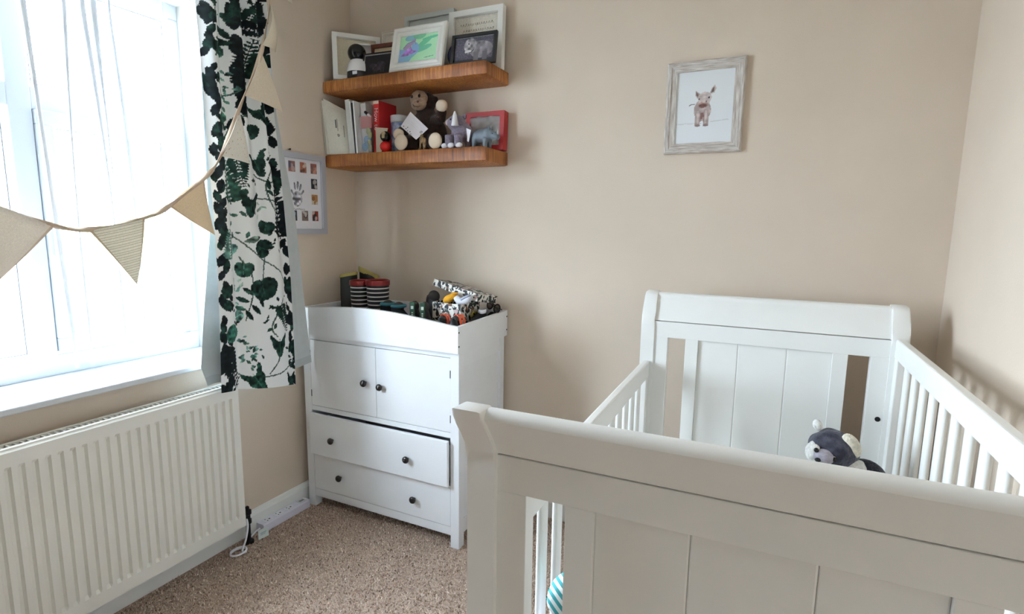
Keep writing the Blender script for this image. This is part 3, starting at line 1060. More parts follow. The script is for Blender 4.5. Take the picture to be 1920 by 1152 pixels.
# ================================================================ SHELVES
def wood(name):
    m_ = bpy.data.materials.new(name)
    m_.use_nodes = True
    nt = m_.node_tree
    b_ = nt.nodes['Principled BSDF']
    b_.inputs['Roughness'].default_value = 0.5
    t_ = nt.nodes.new('ShaderNodeTexCoord')

    def nz(scale, sc, det=6):
        mp = nt.nodes.new('ShaderNodeMapping')
        mp.inputs['Scale'].default_value = scale
        n1 = nt.nodes.new('ShaderNodeTexNoise')
        n1.inputs['Scale'].default_value = sc
        n1.inputs['Detail'].default_value = det
        nt.links.new(t_.outputs['Object'], mp.inputs['Vector'])
        nt.links.new(mp.outputs['Vector'], n1.inputs['Vector'])
        return n1
    big = nz((1, 1.5, 2), 4.5, 3)
    saw = nz((9, 9, 0.35), 16, 6)
    rmp = nt.nodes.new('ShaderNodeValToRGB')
    es = rmp.color_ramp.elements
    es[0].position, es[0].color = 0.30, tuple(lin((84, 44, 20))) + (1,)
    es[1].position, es[1].color = 0.72, tuple(lin((204, 140, 74))) + (1,)
    e = es.new(0.5)
    e.color = tuple(lin((150, 88, 40))) + (1,)
    mix = nt.nodes.new('ShaderNodeMath')
    mix.operation = 'MULTIPLY_ADD'
    mix.inputs[1].default_value = 0.55
    nt.links.new(saw.outputs['Fac'], mix.inputs[0])
    h2 = nt.nodes.new('ShaderNodeMath')
    h2.operation = 'MULTIPLY'
    h2.inputs[1].default_value = 0.45
    nt.links.new(big.outputs['Fac'], h2.inputs[0])
    nt.links.new(h2.outputs[0], mix.inputs[2])
    nt.links.new(mix.outputs[0], rmp.inputs['Fac'])
    nt.links.new(rmp.outputs['Color'], b_.inputs['Base Color'])
    bp = nt.nodes.new('ShaderNodeBump')
    bp.inputs['Strength'].default_value = 0.35
    bp.inputs['Distance'].default_value = 0.003
    nt.links.new(saw.outputs['Fac'], bp.inputs['Height'])
    nt.links.new(bp.outputs['Normal'], b_.inputs['Normal'])
    return m_


M_WOOD = wood('rough_sawn_stained_pine')


def shelf(label, z0, z1, seed):
    rs = []
    for i in range(61):
        x = 0.003 + 0.933 * i / 60
        e = 0.004 if i in (0, 60) else 0
        w1 = 0.0035 * noise.noise(Vector((x * 7, seed, 0)))
        w2 = 0.0035 * noise.noise(Vector((x * 9, seed + 5, 0)))
        c_ = 0.006
        y0 = -0.22 + w1 + e
        rs.append([(x, -0.002, z0 + e), (x, y0 + c_ + .006, z0 + e + w2 * .6), (x, y0 + .002, z0 + c_ + w2), (x, y0, (z0 + z1) / 2), (x, y0 + .001, z1 - c_), (x, y0 + c_, z1 - e), (x, -0.002, z1 - e)])
    o_ = MB().rings(rs).build('floating_shelf', M_WOOD, None, auto=50)
    return tag(o_, label, 'shelf', 'wooden shelves in the corner')


shelf('upper chunky brown wooden shelf holding picture frames', 2.077, 2.138, 1)
shelf('lower chunky brown wooden shelf holding books and soft toys', 1.713, 1.779, 9)

# ================================================================ CRIB
crib = thing('crib', 'white sleigh crib with panelled ends and slatted sides', 'crib', (2.108, -0.94, 0), (0, 0, R(0.83)))


def crib_end(sg, yp, zb, zt, curl):
    """sg=+1 head (curls to +y), -1 foot (curls to -y); yp = outer-facing plane local"""
    th = 0.034

    def off(z):
        t = max(0.0, (z - zb) / (zt - zb))
        return curl * t ** 1.25
    # posts
    for sx in (-1, 1):
        zz = [0, .3, .6, zb - .12, zb - .04, zb - .015, zb, zb + .02, zb + .04, zb + .06, zt - .012, zt - .003]
        fr_ = [(yp + sg * (.010 + off(z)), z) for z in zz]
        bk = [(yp - sg * (.040 - off(z) * .86), z) for z in zz]
        bk[-1] = (bk[-1][0] + sg * .010, zt)
        fr_[-1] = (fr_[-1][0] - sg * .004, zt + .002)
        pts = fr_ + bk[::-1]
        xa, xb = sorted((sx * .386, sx * .437))
        bm = bmesh.new()
        lo = [bm.verts.new((xa, a, b)) for a, b in pts]
        hi = [bm.verts.new((xb, a, b)) for a, b in pts]
        n = len(pts)
        for i in range(n):
            bm.faces.new((lo[i], lo[(i + 1) % n], hi[(i + 1) % n], hi[i]))
        f1 = bm.faces.new(lo[::-1])
        f2 = bm.faces.new(hi)
        ed = list(f1.edges) + list(f2.edges)
        bmesh.ops.bevel(bm, geom=ed, offset=.005, segments=2, affect='EDGES', profile=.5)
        bm.verts.index_update()
        q = MB()
        q.add([v_.co.copy() for v_ in bm.verts], [tuple(v_.index for v_ in f.verts) for f in bm.faces])
        bm.free()
        q.build('post', M_CRIB, crib, auto=35)
    # curved top roll
    prof_ = []
    zz = np.linspace(zb + .003, zt - .014, 12)
    outer = [(yp + sg * (off(z)), z) for z in zz]
    inner = [(yp - sg * (.030 - off(z) * .86), z) for z in zz]
    capc = ((outer[-1][0] + inner[-1][0]) / 2, zt - .014)
    hw = abs(outer[-1][0] - inner[-1][0]) / 2
    cap = [(capc[0] + sg * hw * math.cos(a), capc[1] + .014 * math.sin(a)) for a in np.linspace(.2, math.pi - .2, 8)]
    MB().prism(outer + cap + inner[::-1], 'x', -.3865, .3865).build('top_roll', M_CRIB, crib, auto=30)
    ya, yb = sorted((yp, yp - sg * th))
    MB().box(-.387, .387, ya, yb, zb - .0615, zb, .0015).build('upper_rail', M_CRIB, crib)
    MB().box(-.387, .387, ya, yb, .24, .32, .0015).build('lower_rail', M_CRIB, crib)
    for sx in (-1, 1):
        xa, xb = sorted((sx * .387, sx * .334))
        MB().box(xa, xb, ya, yb, .319, zb - .061, .0015).build('stile', M_CRIB, crib)
        xa, xb = sorted((sx * .268, sx * .2215))
        MB().box(xa, xb, ya, yb, .319, zb - .061, .0015).build('stile', M_CRIB, crib)
    y2a, y2b = sorted((yp - sg * .009, yp - sg * (th - .009)))
    for xa, xb in ((-.222, -.081), (-.081, .081), (.081, .222)):
        MB().box(xa, xb, y2a, y2b, .315, zb - .058, .0032).build('panel_board', M_CRIB, crib)


# yp is the outer face: head faces the back wall, foot faces the room
crib_end(+1, 0.724, 1.074, 1.182, 0.062)
crib_end(-1, -0.690, 1.0615, 1.150, 0.060)


def crib_side(sx, zt, zl, name):
    xa, xb = sorted((sx * .397, sx * .424))
    root = MB()
    MB().box(xa, xb, -.65, .684, zt - .066, zt, .006, 3).build('top_rail', M_CRIB, crib)
    MB().box(xa, xb, -.65, .684, zl, zl + .06, .004).build('bottom_rail', M_CRIB, crib)
    for ye in (-.65, .642):
        MB().box(xa + .002, xb - .002, ye, ye + .042, zl + .058, zt - .064, .003).build('end_stile', M_CRIB, crib)
    xm = sx * .4105
    n = 12
    proto = None
    for k in range(n):
        yc = -.65 + .042 + (1.292 - .042) * (k + 1) / (n + 1)
        if proto is None:
            rs = []
            for z in (zl + .055, zt - .062):
                rs.append([(xm + .009 * math.copysign(abs(math.cos(a)) ** .6, math.cos(a)), .019 * math.copysign(abs(math.sin(a)) ** .8, math.sin(a)), z) for a in np.linspace(0, 2 * math.pi, 16, endpoint=False)])
            proto = MB().rings(rs).build('slat', M_CRIB, crib, auto=50)
            proto.location = (0, yc, 0)
        else:
            c_ = proto.copy()
            COL.objects.link(c_)
            c_.location = (0, yc, 0)


crib_side(-1, 0.916, 0.16, 'l')
crib_side(1, 1.082, 0.30, 'r')
base = MB()
for k in range(11):
    base.box(-.39, .39, -.62 + k * .118, -.55 + k * .118, .375, .39)
base.box(-.396, -.37, -.65, .68, .345, .375)
base.box(.37, .396, -.65, .68, .345, .375)
base.build('mattress_base', M_CRIB, crib)
MB().cyl((0.372, 0.690, 0.80), (0.372, 0.6885, 0.80), .0085, n=14).build('bolt_cap', M_BLACK, crib)
mt = tag(MB().box(1.722, 2.494, -1.585, -0.277, .392, .50, .025, 4).build('mattress', mat('white_cotton_sheet', (238, 238, 236), .9, bump=.2, bscale=40), None, auto=40), 'white sheeted mattress lying in the crib', 'mattress')
mt.data.transform(Matrix.Translation((-2.108, .94, 0)))
mt.location = (2.108, -.94, 0)
mt.rotation_euler = (0, 0, R(.83))

# ---------------------------------------------------------------- soft toys in the crib
def fur(name, rgb, rgb2=None, sc=90):
    return mat(name, rgb, .95, rgb2=rgb2, var=.15, vscale=sc, bump=1.0, bscale=sc * 3, spec=.1, sheen=.3)


F_GREY = fur('slate_grey_plush', (92, 92, 104), (54, 54, 66), 45)
F_WHITE = fur('white_plush', (236, 234, 228))
F_CREAM = fur('cream_plush', (232, 224, 204))
F_LILAC = fur('grey_lilac_plush', (176, 170, 180))
F_DARK = fur('charcoal_plush', (42, 44, 54))

pr_ = thing('plush_raccoon', 'grey plush toy with white ears peeking over the crib foot', 'soft toy', (2.31, -0.62, 0.512))


def head_pt(x, y, z):
    return (x - 2.31, y + .62, z - .50)


b_ = MB()
b_.ell(head_pt(2.345, -.60, .605), (.075, .07, .105), lump=.08)
b_.ell(head_pt(2.305, -.645, .795), (.067, .060, .062), lump=.10, seed=3)
b_.ell(head_pt(2.34, -.62, .72), (.05, .05, .06))
for dx_ in (-.05, .06):
    b_.ell(head_pt(2.345 + dx_, -.675, .513), (.028, .055, .024))
b_.build('body', F_GREY, pr_, smooth=True, remesh=.006)
b_ = MB()
b_.ell(head_pt(2.40, -.63, .735), (.052, .035, .040), rot=Matrix.Rotation(R(35), 3, 'Y'))
b_.build('arm', F_DARK, pr_, smooth=True)
b_ = MB()
b_.ell(head_pt(2.258, -.668, .792), (.022, .03, .030), lump=.15)
b_.ell(head_pt(2.36, -.66, .765), (.030, .03, .020), lump=.15, seed=4)
b_.ell(head_pt(2.30, -.675, .765), (.045, .028, .022), lump=.1, seed=5)
b_.build('cheek_fur', F_WHITE, pr_, smooth=True)
MB().ell(head_pt(2.280, -.700, .792), (.026, .026, .022), lump=.05).build('muzzle', F_LILAC, pr_, smooth=True)
MB().ell(head_pt(2.265, -.722, .789), (.008, .007, .006)).build('nose', M_BLACK, pr_, smooth=True)
for ex_, ez_ in ((2.258, .812), (2.304, .793)):
    MB().ell(head_pt(ex_, -.698, ez_), (.0115, .008, .0125)).build('eye_patch', F_WHITE, pr_, smooth=True)
    MB().ell(head_pt(ex_ + .002, -.708, ez_ - .001), (.0062, .006, .0068)).build('eye', mat('black_bead', (12, 12, 14), .15), pr_, smooth=True)
MB().ell(head_pt(2.263, -.645, .864), (.013, .010, .017), rot=Matrix.Rotation(R(-25), 3, 'Y')).build('ear', F_WHITE, pr_, smooth=True)
MB().ell(head_pt(2.347, -.668, .826), (.022, .016, .036), rot=Matrix.Rotation(R(-28), 3, 'Y')).build('ear', F_CREAM, pr_, smooth=True)

pd = thing('plush_bird', 'white plush bird in a teal striped hat at the crib foot', 'soft toy', (1.790, -1.40, 0.50))
b_ = MB()
b_.ell((0, 0, .070), (.060, .055, .072))
b_.ell((0.0, 0.0, .150), (.048, .046, .046))
b_.build('body', mat('white_fleece', (238, 236, 242), .9, bump=.4, bscale=300), pd, smooth=True, remesh=.005)
hat = mat('teal_white_stripes', (60, 160, 164), .9)
nt = hat.node_tree
wv = nt.nodes.new('ShaderNodeTexWave')
wv.wave_type = 'BANDS'
wv.bands_direction = 'DIAGONAL'
wv.inputs['Scale'].default_value = 26
cr = nt.nodes.new('ShaderNodeValToRGB')
cr.color_ramp.interpolation = 'CONSTANT'
cr.color_ramp.elements[0].color = tuple(lin((70, 166, 170))) + (1,)
cr.color_ramp.elements[1].position = .5
cr.color_ramp.elements[1].color = tuple(lin((238, 244, 242))) + (1,)
t_ = nt.nodes.new('ShaderNodeTexCoord')
nt.links.new(t_.outputs['Object'], wv.inputs['Vector'])
nt.links.new(wv.outputs['Color'], cr.inputs['Fac'])
nt.links.new(cr.outputs['Color'], nt.nodes['Principled BSDF'].inputs['Base Color'])
MB().lathe([(.050, .150), (.053, .156), (.051, .176), (.042, .196), (.026, .214), (.006, .224)], (0, 0, 0), 20).build('hat', hat, pd, smooth=True)
MB().ell((.0, 0, .230), (.013, .013, .013)).build('pompom', F_WHITE, pd, smooth=True)
M_YEL = mat('yellow_felt', (240, 186, 40), .9)
MB().ell((-.032, -.045, .055), (.014, .022, .012)).build('wing', M_YEL, pd, smooth=True)
MB().ell((.01, -.050, .135), (.011, .014, .007)).build('beak', mat('orange_felt', (226, 110, 40), .9), pd, smooth=True)

# ================================================================ PICTURES
def moulding(m, w, h, bw, d, steps):
    """mitred frame; steps = [(inset, front y)] from the outside in"""
    prev = None
    rects = [(0.0, 0.0)] + [(i_ * bw, -f_ * d) for i_, f_ in steps]
    for i_, yf in rects:
        cur_ = [(-w / 2 + i_, yf, i_), (w / 2 - i_, yf, i_), (w / 2 - i_, yf, h - i_), (-w / 2 + i_, yf, h - i_)]
        if prev:
            m.add(prev + cur_, [(k, (k + 1) % 4, 4 + (k + 1) % 4, 4 + k) for k in range(4)])
        prev = cur_
    m.add(prev, [])
    return m


def rails(t, w, h, bw, d, steps, mats_):
    """four mitred rails, each a part; mats_ = (horizontal grain, vertical grain)"""
    sec = [(0.0, 0.0)] + [(i_ * bw, -f_ * d) for i_, f_ in steps]
    for k in range(4):
        vs__, fs__ = [], []
        for i_, yf in sec:
            c4 = [(-w / 2 + i_, yf, i_), (w / 2 - i_, yf, i_), (w / 2 - i_, yf, h - i_), (-w / 2 + i_, yf, h - i_)]
            vs__ += [c4[k], c4[(k + 1) % 4]]
        for n__ in range(len(sec) - 1):
            fs__.append((2 * n__, 2 * n__ + 1, 2 * n__ + 3, 2 * n__ + 2))
        MB().add(vs__, fs__).build('frame_rail', mats_[k % 2], t)


STEP_FLAT = [(0, 1), (1, 1), (1, .45)]
STEP_ORN = [(0, .7), (.12, .95), (.25, 1), (.35, .8), (.5, .75), (.7, .95), (.85, .85), (1, .6), (1, .4)]
STEP_RUST = [(0, .75), (.15, 1), (.45, .95), (.5, .8), (.85, .7), (1, .72), (1, .4)]


def picture(name, label, cat, w, h, bw, d, material, loc, rot, canvas_fn, steps=STEP_FLAT, group=None, mount=None, mw=0.0):
    t = thing(name, label, cat, loc, rot, group)
    if isinstance(material, tuple):
        rails(t, w, h, bw, d, steps, material)
    else:
        mm = MB()
        moulding(mm, w, h, bw, d, steps)
        mm.build('frame', material, t)
    MB().box(-w / 2 + .002, w / 2 - .002, -.003, 0, .002, h - .002).build('backing', mat('brown_backing_board', (120, 96, 70), .9), t)
    iw, ih = w - 2 * bw, h - 2 * bw
    yp = -d * .42
    if mount is not None:
        mm = MB()
        moulding(mm, iw + .004, ih + .004, mw, 0.002, [(0, 1), (1, 1), (1, 0)])
        mm.build('mount', mount, t, loc=(0, yp, bw - .002))
        iw -= 2 * mw
        ih -= 2 * mw
        yp += .001
    if canvas_fn:
        c = Canvas(iw, ih, max(iw, ih) / 110, (240, 240, 240))
        canvas_fn(c, iw, ih)
        c.mesh('print', PRINT, t, lambda a, b: (a - iw / 2, yp + .0005, b + (h - ih) / 2))
    return t


M_RUSTIC = mat('distressed_whitewashed_wood', (232, 226, 218), .7, rgb2=(178, 164, 154), vscale=9, bump=.5, bscale=60, stretch=(2, 6, 22))
M_RUSTIC_V = mat('distressed_whitewashed_wood_upright', (232, 226, 218), .7, rgb2=(178, 164, 154), vscale=9, bump=.5, bscale=60, stretch=(22, 6, 2))
_nt = M_RUSTIC.node_tree
M_WFRAME = mat('white_frame_paint', (240, 238, 232), .4, var=.01)
M_GFRAME = mat('pale_grey_frame_paint', (206, 210, 206), .4)
M_BRFRAME = mat('dark_red_brown_frame', (104, 52, 34), .4)
M_BKFRAME = mat('black_frame', (22, 22, 24), .35)
M_GREYFR = mat('grey_frame_paint', (186, 186, 194), .5)


def pig(c, w, h):
    c.rect(0, 0, w, h, (238, 241, 243))
    for i in range(40):
        c.line([(w * (.02 + .35 * i / 40), h * (.275 + .01 * math.sin(i * 1.7))), (w * (.02 + .35 * (i + 1) / 40), h * (.275 + .01 * math.sin((i + 1) * 1.7)))], w * .006, (206, 204, 206))
        c.line([(w * (.63 + .34 * i / 40), h * (.29 + .02 * i / 40 + .008 * math.sin(i * 2.1))), (w * (.63 + .34 * (i + 1) / 40), h * (.29 + .02 * (i + 1) / 40 + .008 * math.sin((i + 1) * 2.1)))], w * .006, (206, 204, 206))
    S1, S2, S3 = (204, 190, 186), (176, 158, 154), (112, 92, 88)
    # body, legs
    c.ellip(w * .475, h * .455, w * .150, h * .150, S2, 1, .1, .05)
    c.ellip(w * .515, h * .44, w * .095, h * .11, (190, 174, 170), 1, 0, .04)
    for xa, xb, xm in ((.345, .445, .40), (.500, .600, .545)):
        c.poly([(w * xa, h * .47), (w * xb, h * .45), (w * (xm + .042), h * .25), (w * (xm - .045), h * .25)], S2, 1, .04)
        c.poly([(w * (xm - .022), h * .45), (w * (xm + .018), h * .45), (w * (xm + .016), h * .26), (w * (xm - .018), h * .26)], S1, 1, .04)
        c.ellip(w * xm, h * .247, w * .050, h * .020, (150, 128, 124))
        for q in (-.024, 0, .024):
            c.ellip(w * (xm + q), h * .237, w * .013, h * .009, S3)
    c.poly([(w * .445, h * .42), (w * .505, h * .42), (w * .49, h * .33), (w * .455, h * .33)], (128, 92, 86))
    c.line([(w * .445, h * .40), (w * .455, h * .27)], w * .010, (120, 92, 88))
    c.line([(w * .505, h * .40), (w * .500, h * .27)], w * .010, (120, 92, 88))
    c.line([(w * .34, h * .545), (w * .28, h * .548), (w * .235, h * .53)], w * .014, (90, 76, 72))
    # ears
    c.poly([(w * .375, h * .62), (w * .335, h * .675), (w * .345, h * .73), (w * .385, h * .705), (w * .43, h * .675)], S2)
    c.poly([(w * .372, h * .64), (w * .350, h * .675), (w * .355, h * .712), (w * .395, h * .675)], S3)
    c.poly([(w * .585, h * .675), (w * .605, h * .74), (w * .665, h * .80), (w * .695, h * .745), (w * .665, h * .685)], S1)
    c.poly([(w * .605, h * .69), (w * .62, h * .735), (w * .660, h * .775), (w * .655, h * .70)], S3)
    # head
    c.ellip(w * .505, h * .625, w * .118, h * .085, S1, 1, 0, .04)
    c.poly([(w * .395, h * .63), (w * .615, h * .63), (w * .585, h * .545), (w * .535, h * .495), (w * .455, h * .495), (w * .405, h * .55)], S1, 1, .04)
    c.ellip(w * .485, h * .535, w * .085, h * .045, (168, 140, 132), 1, 0, .05)
    c.ellip(w * .475, h * .518, w * .070, h * .030, (138, 100, 90), 1, 0, .06)
    c.ellip(w * .50, h * .580, w * .035, h * .022, (216, 200, 192))
    c.ellip(w * .535, h * .575, w * .012, h * .010, (110, 84, 80))
    c.ellip(w * .578, h * .628, w * .015, h * .014, (36, 28, 28))
    c.ellip(w * .408, h * .612, w * .012, h * .013, (60, 46, 46))
    c.line([(w * .42, h * .530), (w * .47, h * .522), (w * .53, h * .53)], w * .008, (92, 62, 58))
    for q in (.655, .672):
        c.line([(w * .45, h * q), (w * .55, h * q)], w * .005, (176, 160, 156))


picture('rhino_picture', 'baby animal print in a distressed white wooden frame above the crib', 'picture', 0.298, 0.357, 0.040, 0.020, (M_RUSTIC, M_RUSTIC_V), (1.813, -0.001, 1.736), (0, 0, 0), pig, STEP_RUST)


# ---- hand print frame on the window wall
def hand_frame():
    t = thing('handprint_frame', 'grey framed mount with a handprint and small photos beside the curtain', 'picture frame', (0.001, -0.405, 1.378), (0, 0, R(90)))
    w, h, bw = 0.335, 0.387, 0.026
    mm = MB()
    moulding(mm, w, h, bw, .022, STEP_FLAT)
    mm.build('frame', M_GREYFR, t)
    MB().box(-w / 2 + .002, w / 2 - .002, -.003, 0, .002, h - .002).build('backing', mat('grey_board', (150, 150, 150), .9), t)
    iw, ih = w - 2 * bw, h - 2 * bw
    c = Canvas(iw, ih, .0028, (236, 234, 238))
    hx, hy = iw * .46, ih * .47
    G = (150, 148, 156)
    c.ellip(hx, hy - .012, .030, .036, G, .75, 0, .35)
    c.ellip(hx - .004, hy - .030, .020, .020, G, .8, 0, .3)
    for fx, fy, ln, a_ in ((-.030, .016, .018, 118), (-.014, .046, .024, 98), (.004, .052, .026, 84), (.020, .042, .024, 70), (.032, .018, .018, 50)):
        c.poly(lance(hx + fx, hy + fy, ln * 1.6, a_, .17), (124, 122, 130), .8)
        c.ellip(hx + fx + .5 * ln * math.cos(R(a_)), hy + fy + .5 * ln * math.sin(R(a_)), .005, .006, (96, 94, 102), .8)
    for q in range(9):
        x0 = hx - .045 + q * .010
        c.line([(x0, hy - .066 + .002 * (q % 3)), (x0 + .004, hy - .058 - .002 * (q % 2)), (x0 + .007, hy - .067)], .0022, (110, 110, 116))
    c.mesh('mount', PRINT, t, lambda a, b: (a - iw / 2, -.009, b + bw))
    cols = [(-.104), (-.039), (.031), (.098)]
    rows = [.310, .236, .159, .078]
    PA = [[(150, 100, 90), (90, 90, 120), (190, 160, 150)], [(176, 108, 84), (90, 70, 60), (220, 200, 190)], [(150, 90, 80), (200, 150, 130), (110, 80, 80)], [(40, 46, 60), (190, 180, 176), (24, 26, 34)],
          [(176, 130, 80), (210, 200, 180), (140, 90, 60)], [(150, 60, 44), (40, 40, 46), (200, 190, 184)], [(130, 110, 100), (210, 200, 196), (70, 56, 52)], [(60, 70, 84), (180, 190, 196), (30, 34, 40)]]
    cells = [(ci, 0) for ci in range(4)] + [(0, 1), (3, 1), (0, 2), (3, 2)] + [(ci, 3) for ci in range(4)]
    order = {(3, 0): 2, (2, 0): 1, (1, 0): 0, (3, 1): 3, (3, 2): 4, (3, 3): 5, (2, 3): 6, (1, 3): 7}
    for n_, (ci, ri) in enumerate(cells):
        pal_ = PA[order.get((ci, ri), n_ % 8)]
        pw, ph = .040, .049
        cc_ = Canvas(pw, ph, .0025, pal_[0])
        r_ = random.Random(n_)
        for q in range(5):
            cc_.ellip(r_.uniform(.005, pw - .005), r_.uniform(.005, ph - .005), r_.uniform(.006, .012), r_.uniform(.006, .014), pal_[1 + q % 2], .9, r_.uniform(0, 3))
        cc_.mesh('photo', PRINT, t, lambda a, b, ci=ci, ri=ri: (cols[ci] - pw / 2 + a, -.0098, rows[ri] - ph / 2 + .012 + b))


hand_frame()
tag(MB().lathe([(.0015, 0), (.0015, .012), (.0045, .0122), (.0045, .0145), (0.0005, .015)], (0, -.452, 1.777), 10, 'x').build('nail', M_PIPE), 'small dark nail in the wall above the handprint frame', 'nail')

# ---- upper shelf
UZ = 2.1385


def bw_rhino(c, w, h):
    c.rect(0, 0, w, h, (78, 74, 86)).speck(.25, 2)
    c.rect(0, 0, w, h * .12, (44, 42, 50))
    c.ellip(w * .68, h * .48, w * .30, h * .34, (120, 114, 118), 1, 0, .1)
    c.rect(w * .5, h * .05, w * .62, h * .4, (104, 98, 102))
    c.rect(w * .72, h * .05, w * .84, h * .4, (96, 90, 96))
    c.ellip(w * .40, h * .66, w * .16, h * .30, (150, 144, 146), 1, 0, .12)
    c.ellip(w * .36, h * .42, w * .09, h * .08, (206, 202, 200))
    c.ellip(w * .36, h * .74, w * .02, h * .03, (40, 38, 44))
    c.line([(w * .3, h * .36), (w * .42, h * .38), (w * .5, h * .5)], w * .02, (52, 50, 56))


def dark_rhino(c, w, h):
    c.rect(0, 0, w, h, (24, 22, 28))
    c.ellip(w * .52, h * .42, w * .24, h * .20, (66, 58, 68), 1, .2, .2)
    c.ellip(w * .30, h * .46, w * .09, h * .11, (60, 52, 62))
    for q in (.36, .44, .60, .68):
        c.rect(w * q, h * .12, w * (q + .05), h * .4, (62, 54, 62))
    c.line([(w * .02, h * .02), (w * .02, h * .97), (w * .98, h * .97)], w * .018, (196, 192, 190))
    c.rect(0, 0, w, h * .06, (84, 66, 52))


def painting(c, w, h):
    c.rect(0, 0, w, h, (190, 240, 196))
    c.poly([(0, 0), (w * .28, 0), (w * .42, h * .32), (w * .2, h * .5), (0, h * .52)], (150, 184, 226), .9)
    c.ellip(w * .30, h * .92, w * .18, h * .12, (140, 196, 214), .9, .1)
    c.ellip(w * .50, h * .97, w * .17, h * .14, (126, 206, 164), .9)
    c.ellip(w * .66, h * .70, w * .20, h * .10, (116, 204, 160), 1, .5)
    c.ellip(w * .82, h * .84, w * .24, h * .05, (110, 200, 160), 1, .12)
    c.ellip(w * .62, h * .46, w * .24, h * .10, (120, 204, 170), 1, .25)
    c.ellip(w * .34, h * .26, w * .22, h * .10, (132, 196, 210), .9, .55)
    c.ellip(w * .42, h * .50, w * .10, h * .22, (150, 190, 232), .95, .2)
    c.poly([(w * .03, h * .24), (w * .22, h * .50), (w * .30, h * .60), (w * .34, h * .44), (w * .48, h * .38), (w * .22, h * .24)], (176, 128, 206), 1, .1)
    c.ellip(w * .26, h * .66, w * .19, h * .08, (186, 150, 200), .9, .6)
    c.line([(w * .08, h * .52), (w * .2, h * .72), (w * .38, h * .78), (w * .43, h * .64)], w * .018, (140, 150, 180))
    c.line([(w * .68, h * .1), (w * .92, h * .14)], w * .012, (96, 120, 110))


def letters(c, w, h):
    c.rect(0, 0, w, h, (226, 218, 204)).speck(.04, 4)
    r_ = random.Random(8)
    for row, yy in enumerate((.84, .72, .60, .46)):
        x_ = .12 + .06 * (row % 2)
        while x_ < .86:
            s_ = r_.uniform(.02, .045)
            c.line([(w * x_, h * (yy - .02 + r_.uniform(-.01, .01))), (w * (x_ + s_ * .5), h * (yy + .03)), (w * (x_ + s_), h * (yy - .02))], w * .010, (150, 134, 108) if r_.random() < .7 else (98, 88, 76))
            x_ += s_ + .022


def greytext(c, w, h):
    c.rect(0, 0, w, h, (208, 212, 208))
    for q in range(24):
        c.ellip(w * (.06 + q * .037), h * .86, w * .008, h * .006, (160, 162, 158))
    for q in range(5):
        c.line([(w * .12, h * (.7 - q * .1)), (w * .85, h * (.7 - q * .1))], w * .008, (184, 186, 182))


def beige_plain(c, w, h):
    c.rect(0, 0, w, h, (214, 202, 176)).speck(.03, 4)


def hatpic(c, w, h):
    c.rect(0, 0, w, h, (222, 204, 164))
    c.ellip(w * .5, h * .62, w * .34, h * .05, (108, 86, 58))
    c.ellip(w * .5, h * .66, w * .22, h * .14, (164, 126, 70))
    c.ellip(w * .5, h * .62, w * .17, h * .10, (222, 204, 164))
    c.rect(0, 0, w, h * .55, (36, 32, 34))


def scr(c, w, h):
    c.rect(0, 0, w, h, (232, 222, 210))
    for q in range(6):
        c.line([(w * .15, h * (.85 - q * .06)), (w * .85, h * (.86 - q * .06))], w * .015, (200, 184, 168))


picture('white_box_frame', 'white box frame leaning in the wall corner behind the security camera', 'picture frame', .235, .235, .022, .030, M_WFRAME, (0.138, -0.115, UZ), (R(-9), 0, R(47)), beige_plain, group=None)
picture('brown_frame', 'red-brown frame with a hat picture behind a small dark photo', 'picture frame', .215, .180, .018, .018, M_BRFRAME, (0.318, -0.090, UZ), (R(-6), 0, R(4)), hatpic)
picture('dark_photo', 'small black photo frame with a dim animal and thin white line', 'photo frame', .175, .112, .004, .010, M_BKFRAME, (0.322, -0.185, UZ), (R(-10), 0, R(3)), dark_rhino)
picture('cream_frame', 'small cream frame mostly hidden behind the ornate white frame', 'picture frame', .17, .262, .022, .018, mat('cream_frame_paint', (232, 222, 208), .5), (0.308, -0.028, UZ), (R(-4), 0, 0), scr, STEP_ORN)
picture('pale_grey_frame', 'tall pale grey frame at the back of the upper shelf', 'picture frame', .285, .310, .022, .022, M_GFRAME, (0.515, -0.030, UZ), (R(-4), 0, 0), greytext)
picture('ornate_frame', 'ornate white frame with a purple and green watercolour painting', 'picture frame', .292, .212, .042, .024, M_WFRAME, (0.552, -0.186, UZ), (R(-13), 0, R(1)), painting, STEP_ORN)
picture('white_letter_frame', 'large white box frame with rows of small lettering on beige', 'picture frame', .282, .280, .026, .032, M_WFRAME, (0.790, -0.040, UZ), (R(-3), 0, R(1)), letters)
picture('black_photo_frame', 'black framed monochrome animal photograph on the upper shelf end', 'photo frame', .222, .140, .014, .014, M_BKFRAME, (0.838, -0.160, UZ), (R(-10), 0, R(3)), bw_rhino)
bd = thing('blue_dish', 'dark blue round dish standing behind the black photo frame', 'dish', (0.752, -0.118, UZ), (R(-12), 0, R(8)))
MB().lathe([(0.001, 0), (.045, 0.0), (.066, -.010), (.070, -.012), (.066, -.004), (.046, .006), (.001, .006)], (0, 0, .070), 28, 'y').build('dish_body', mat('dark_blue_glaze', (24, 42, 92), .25), bd, smooth=True)

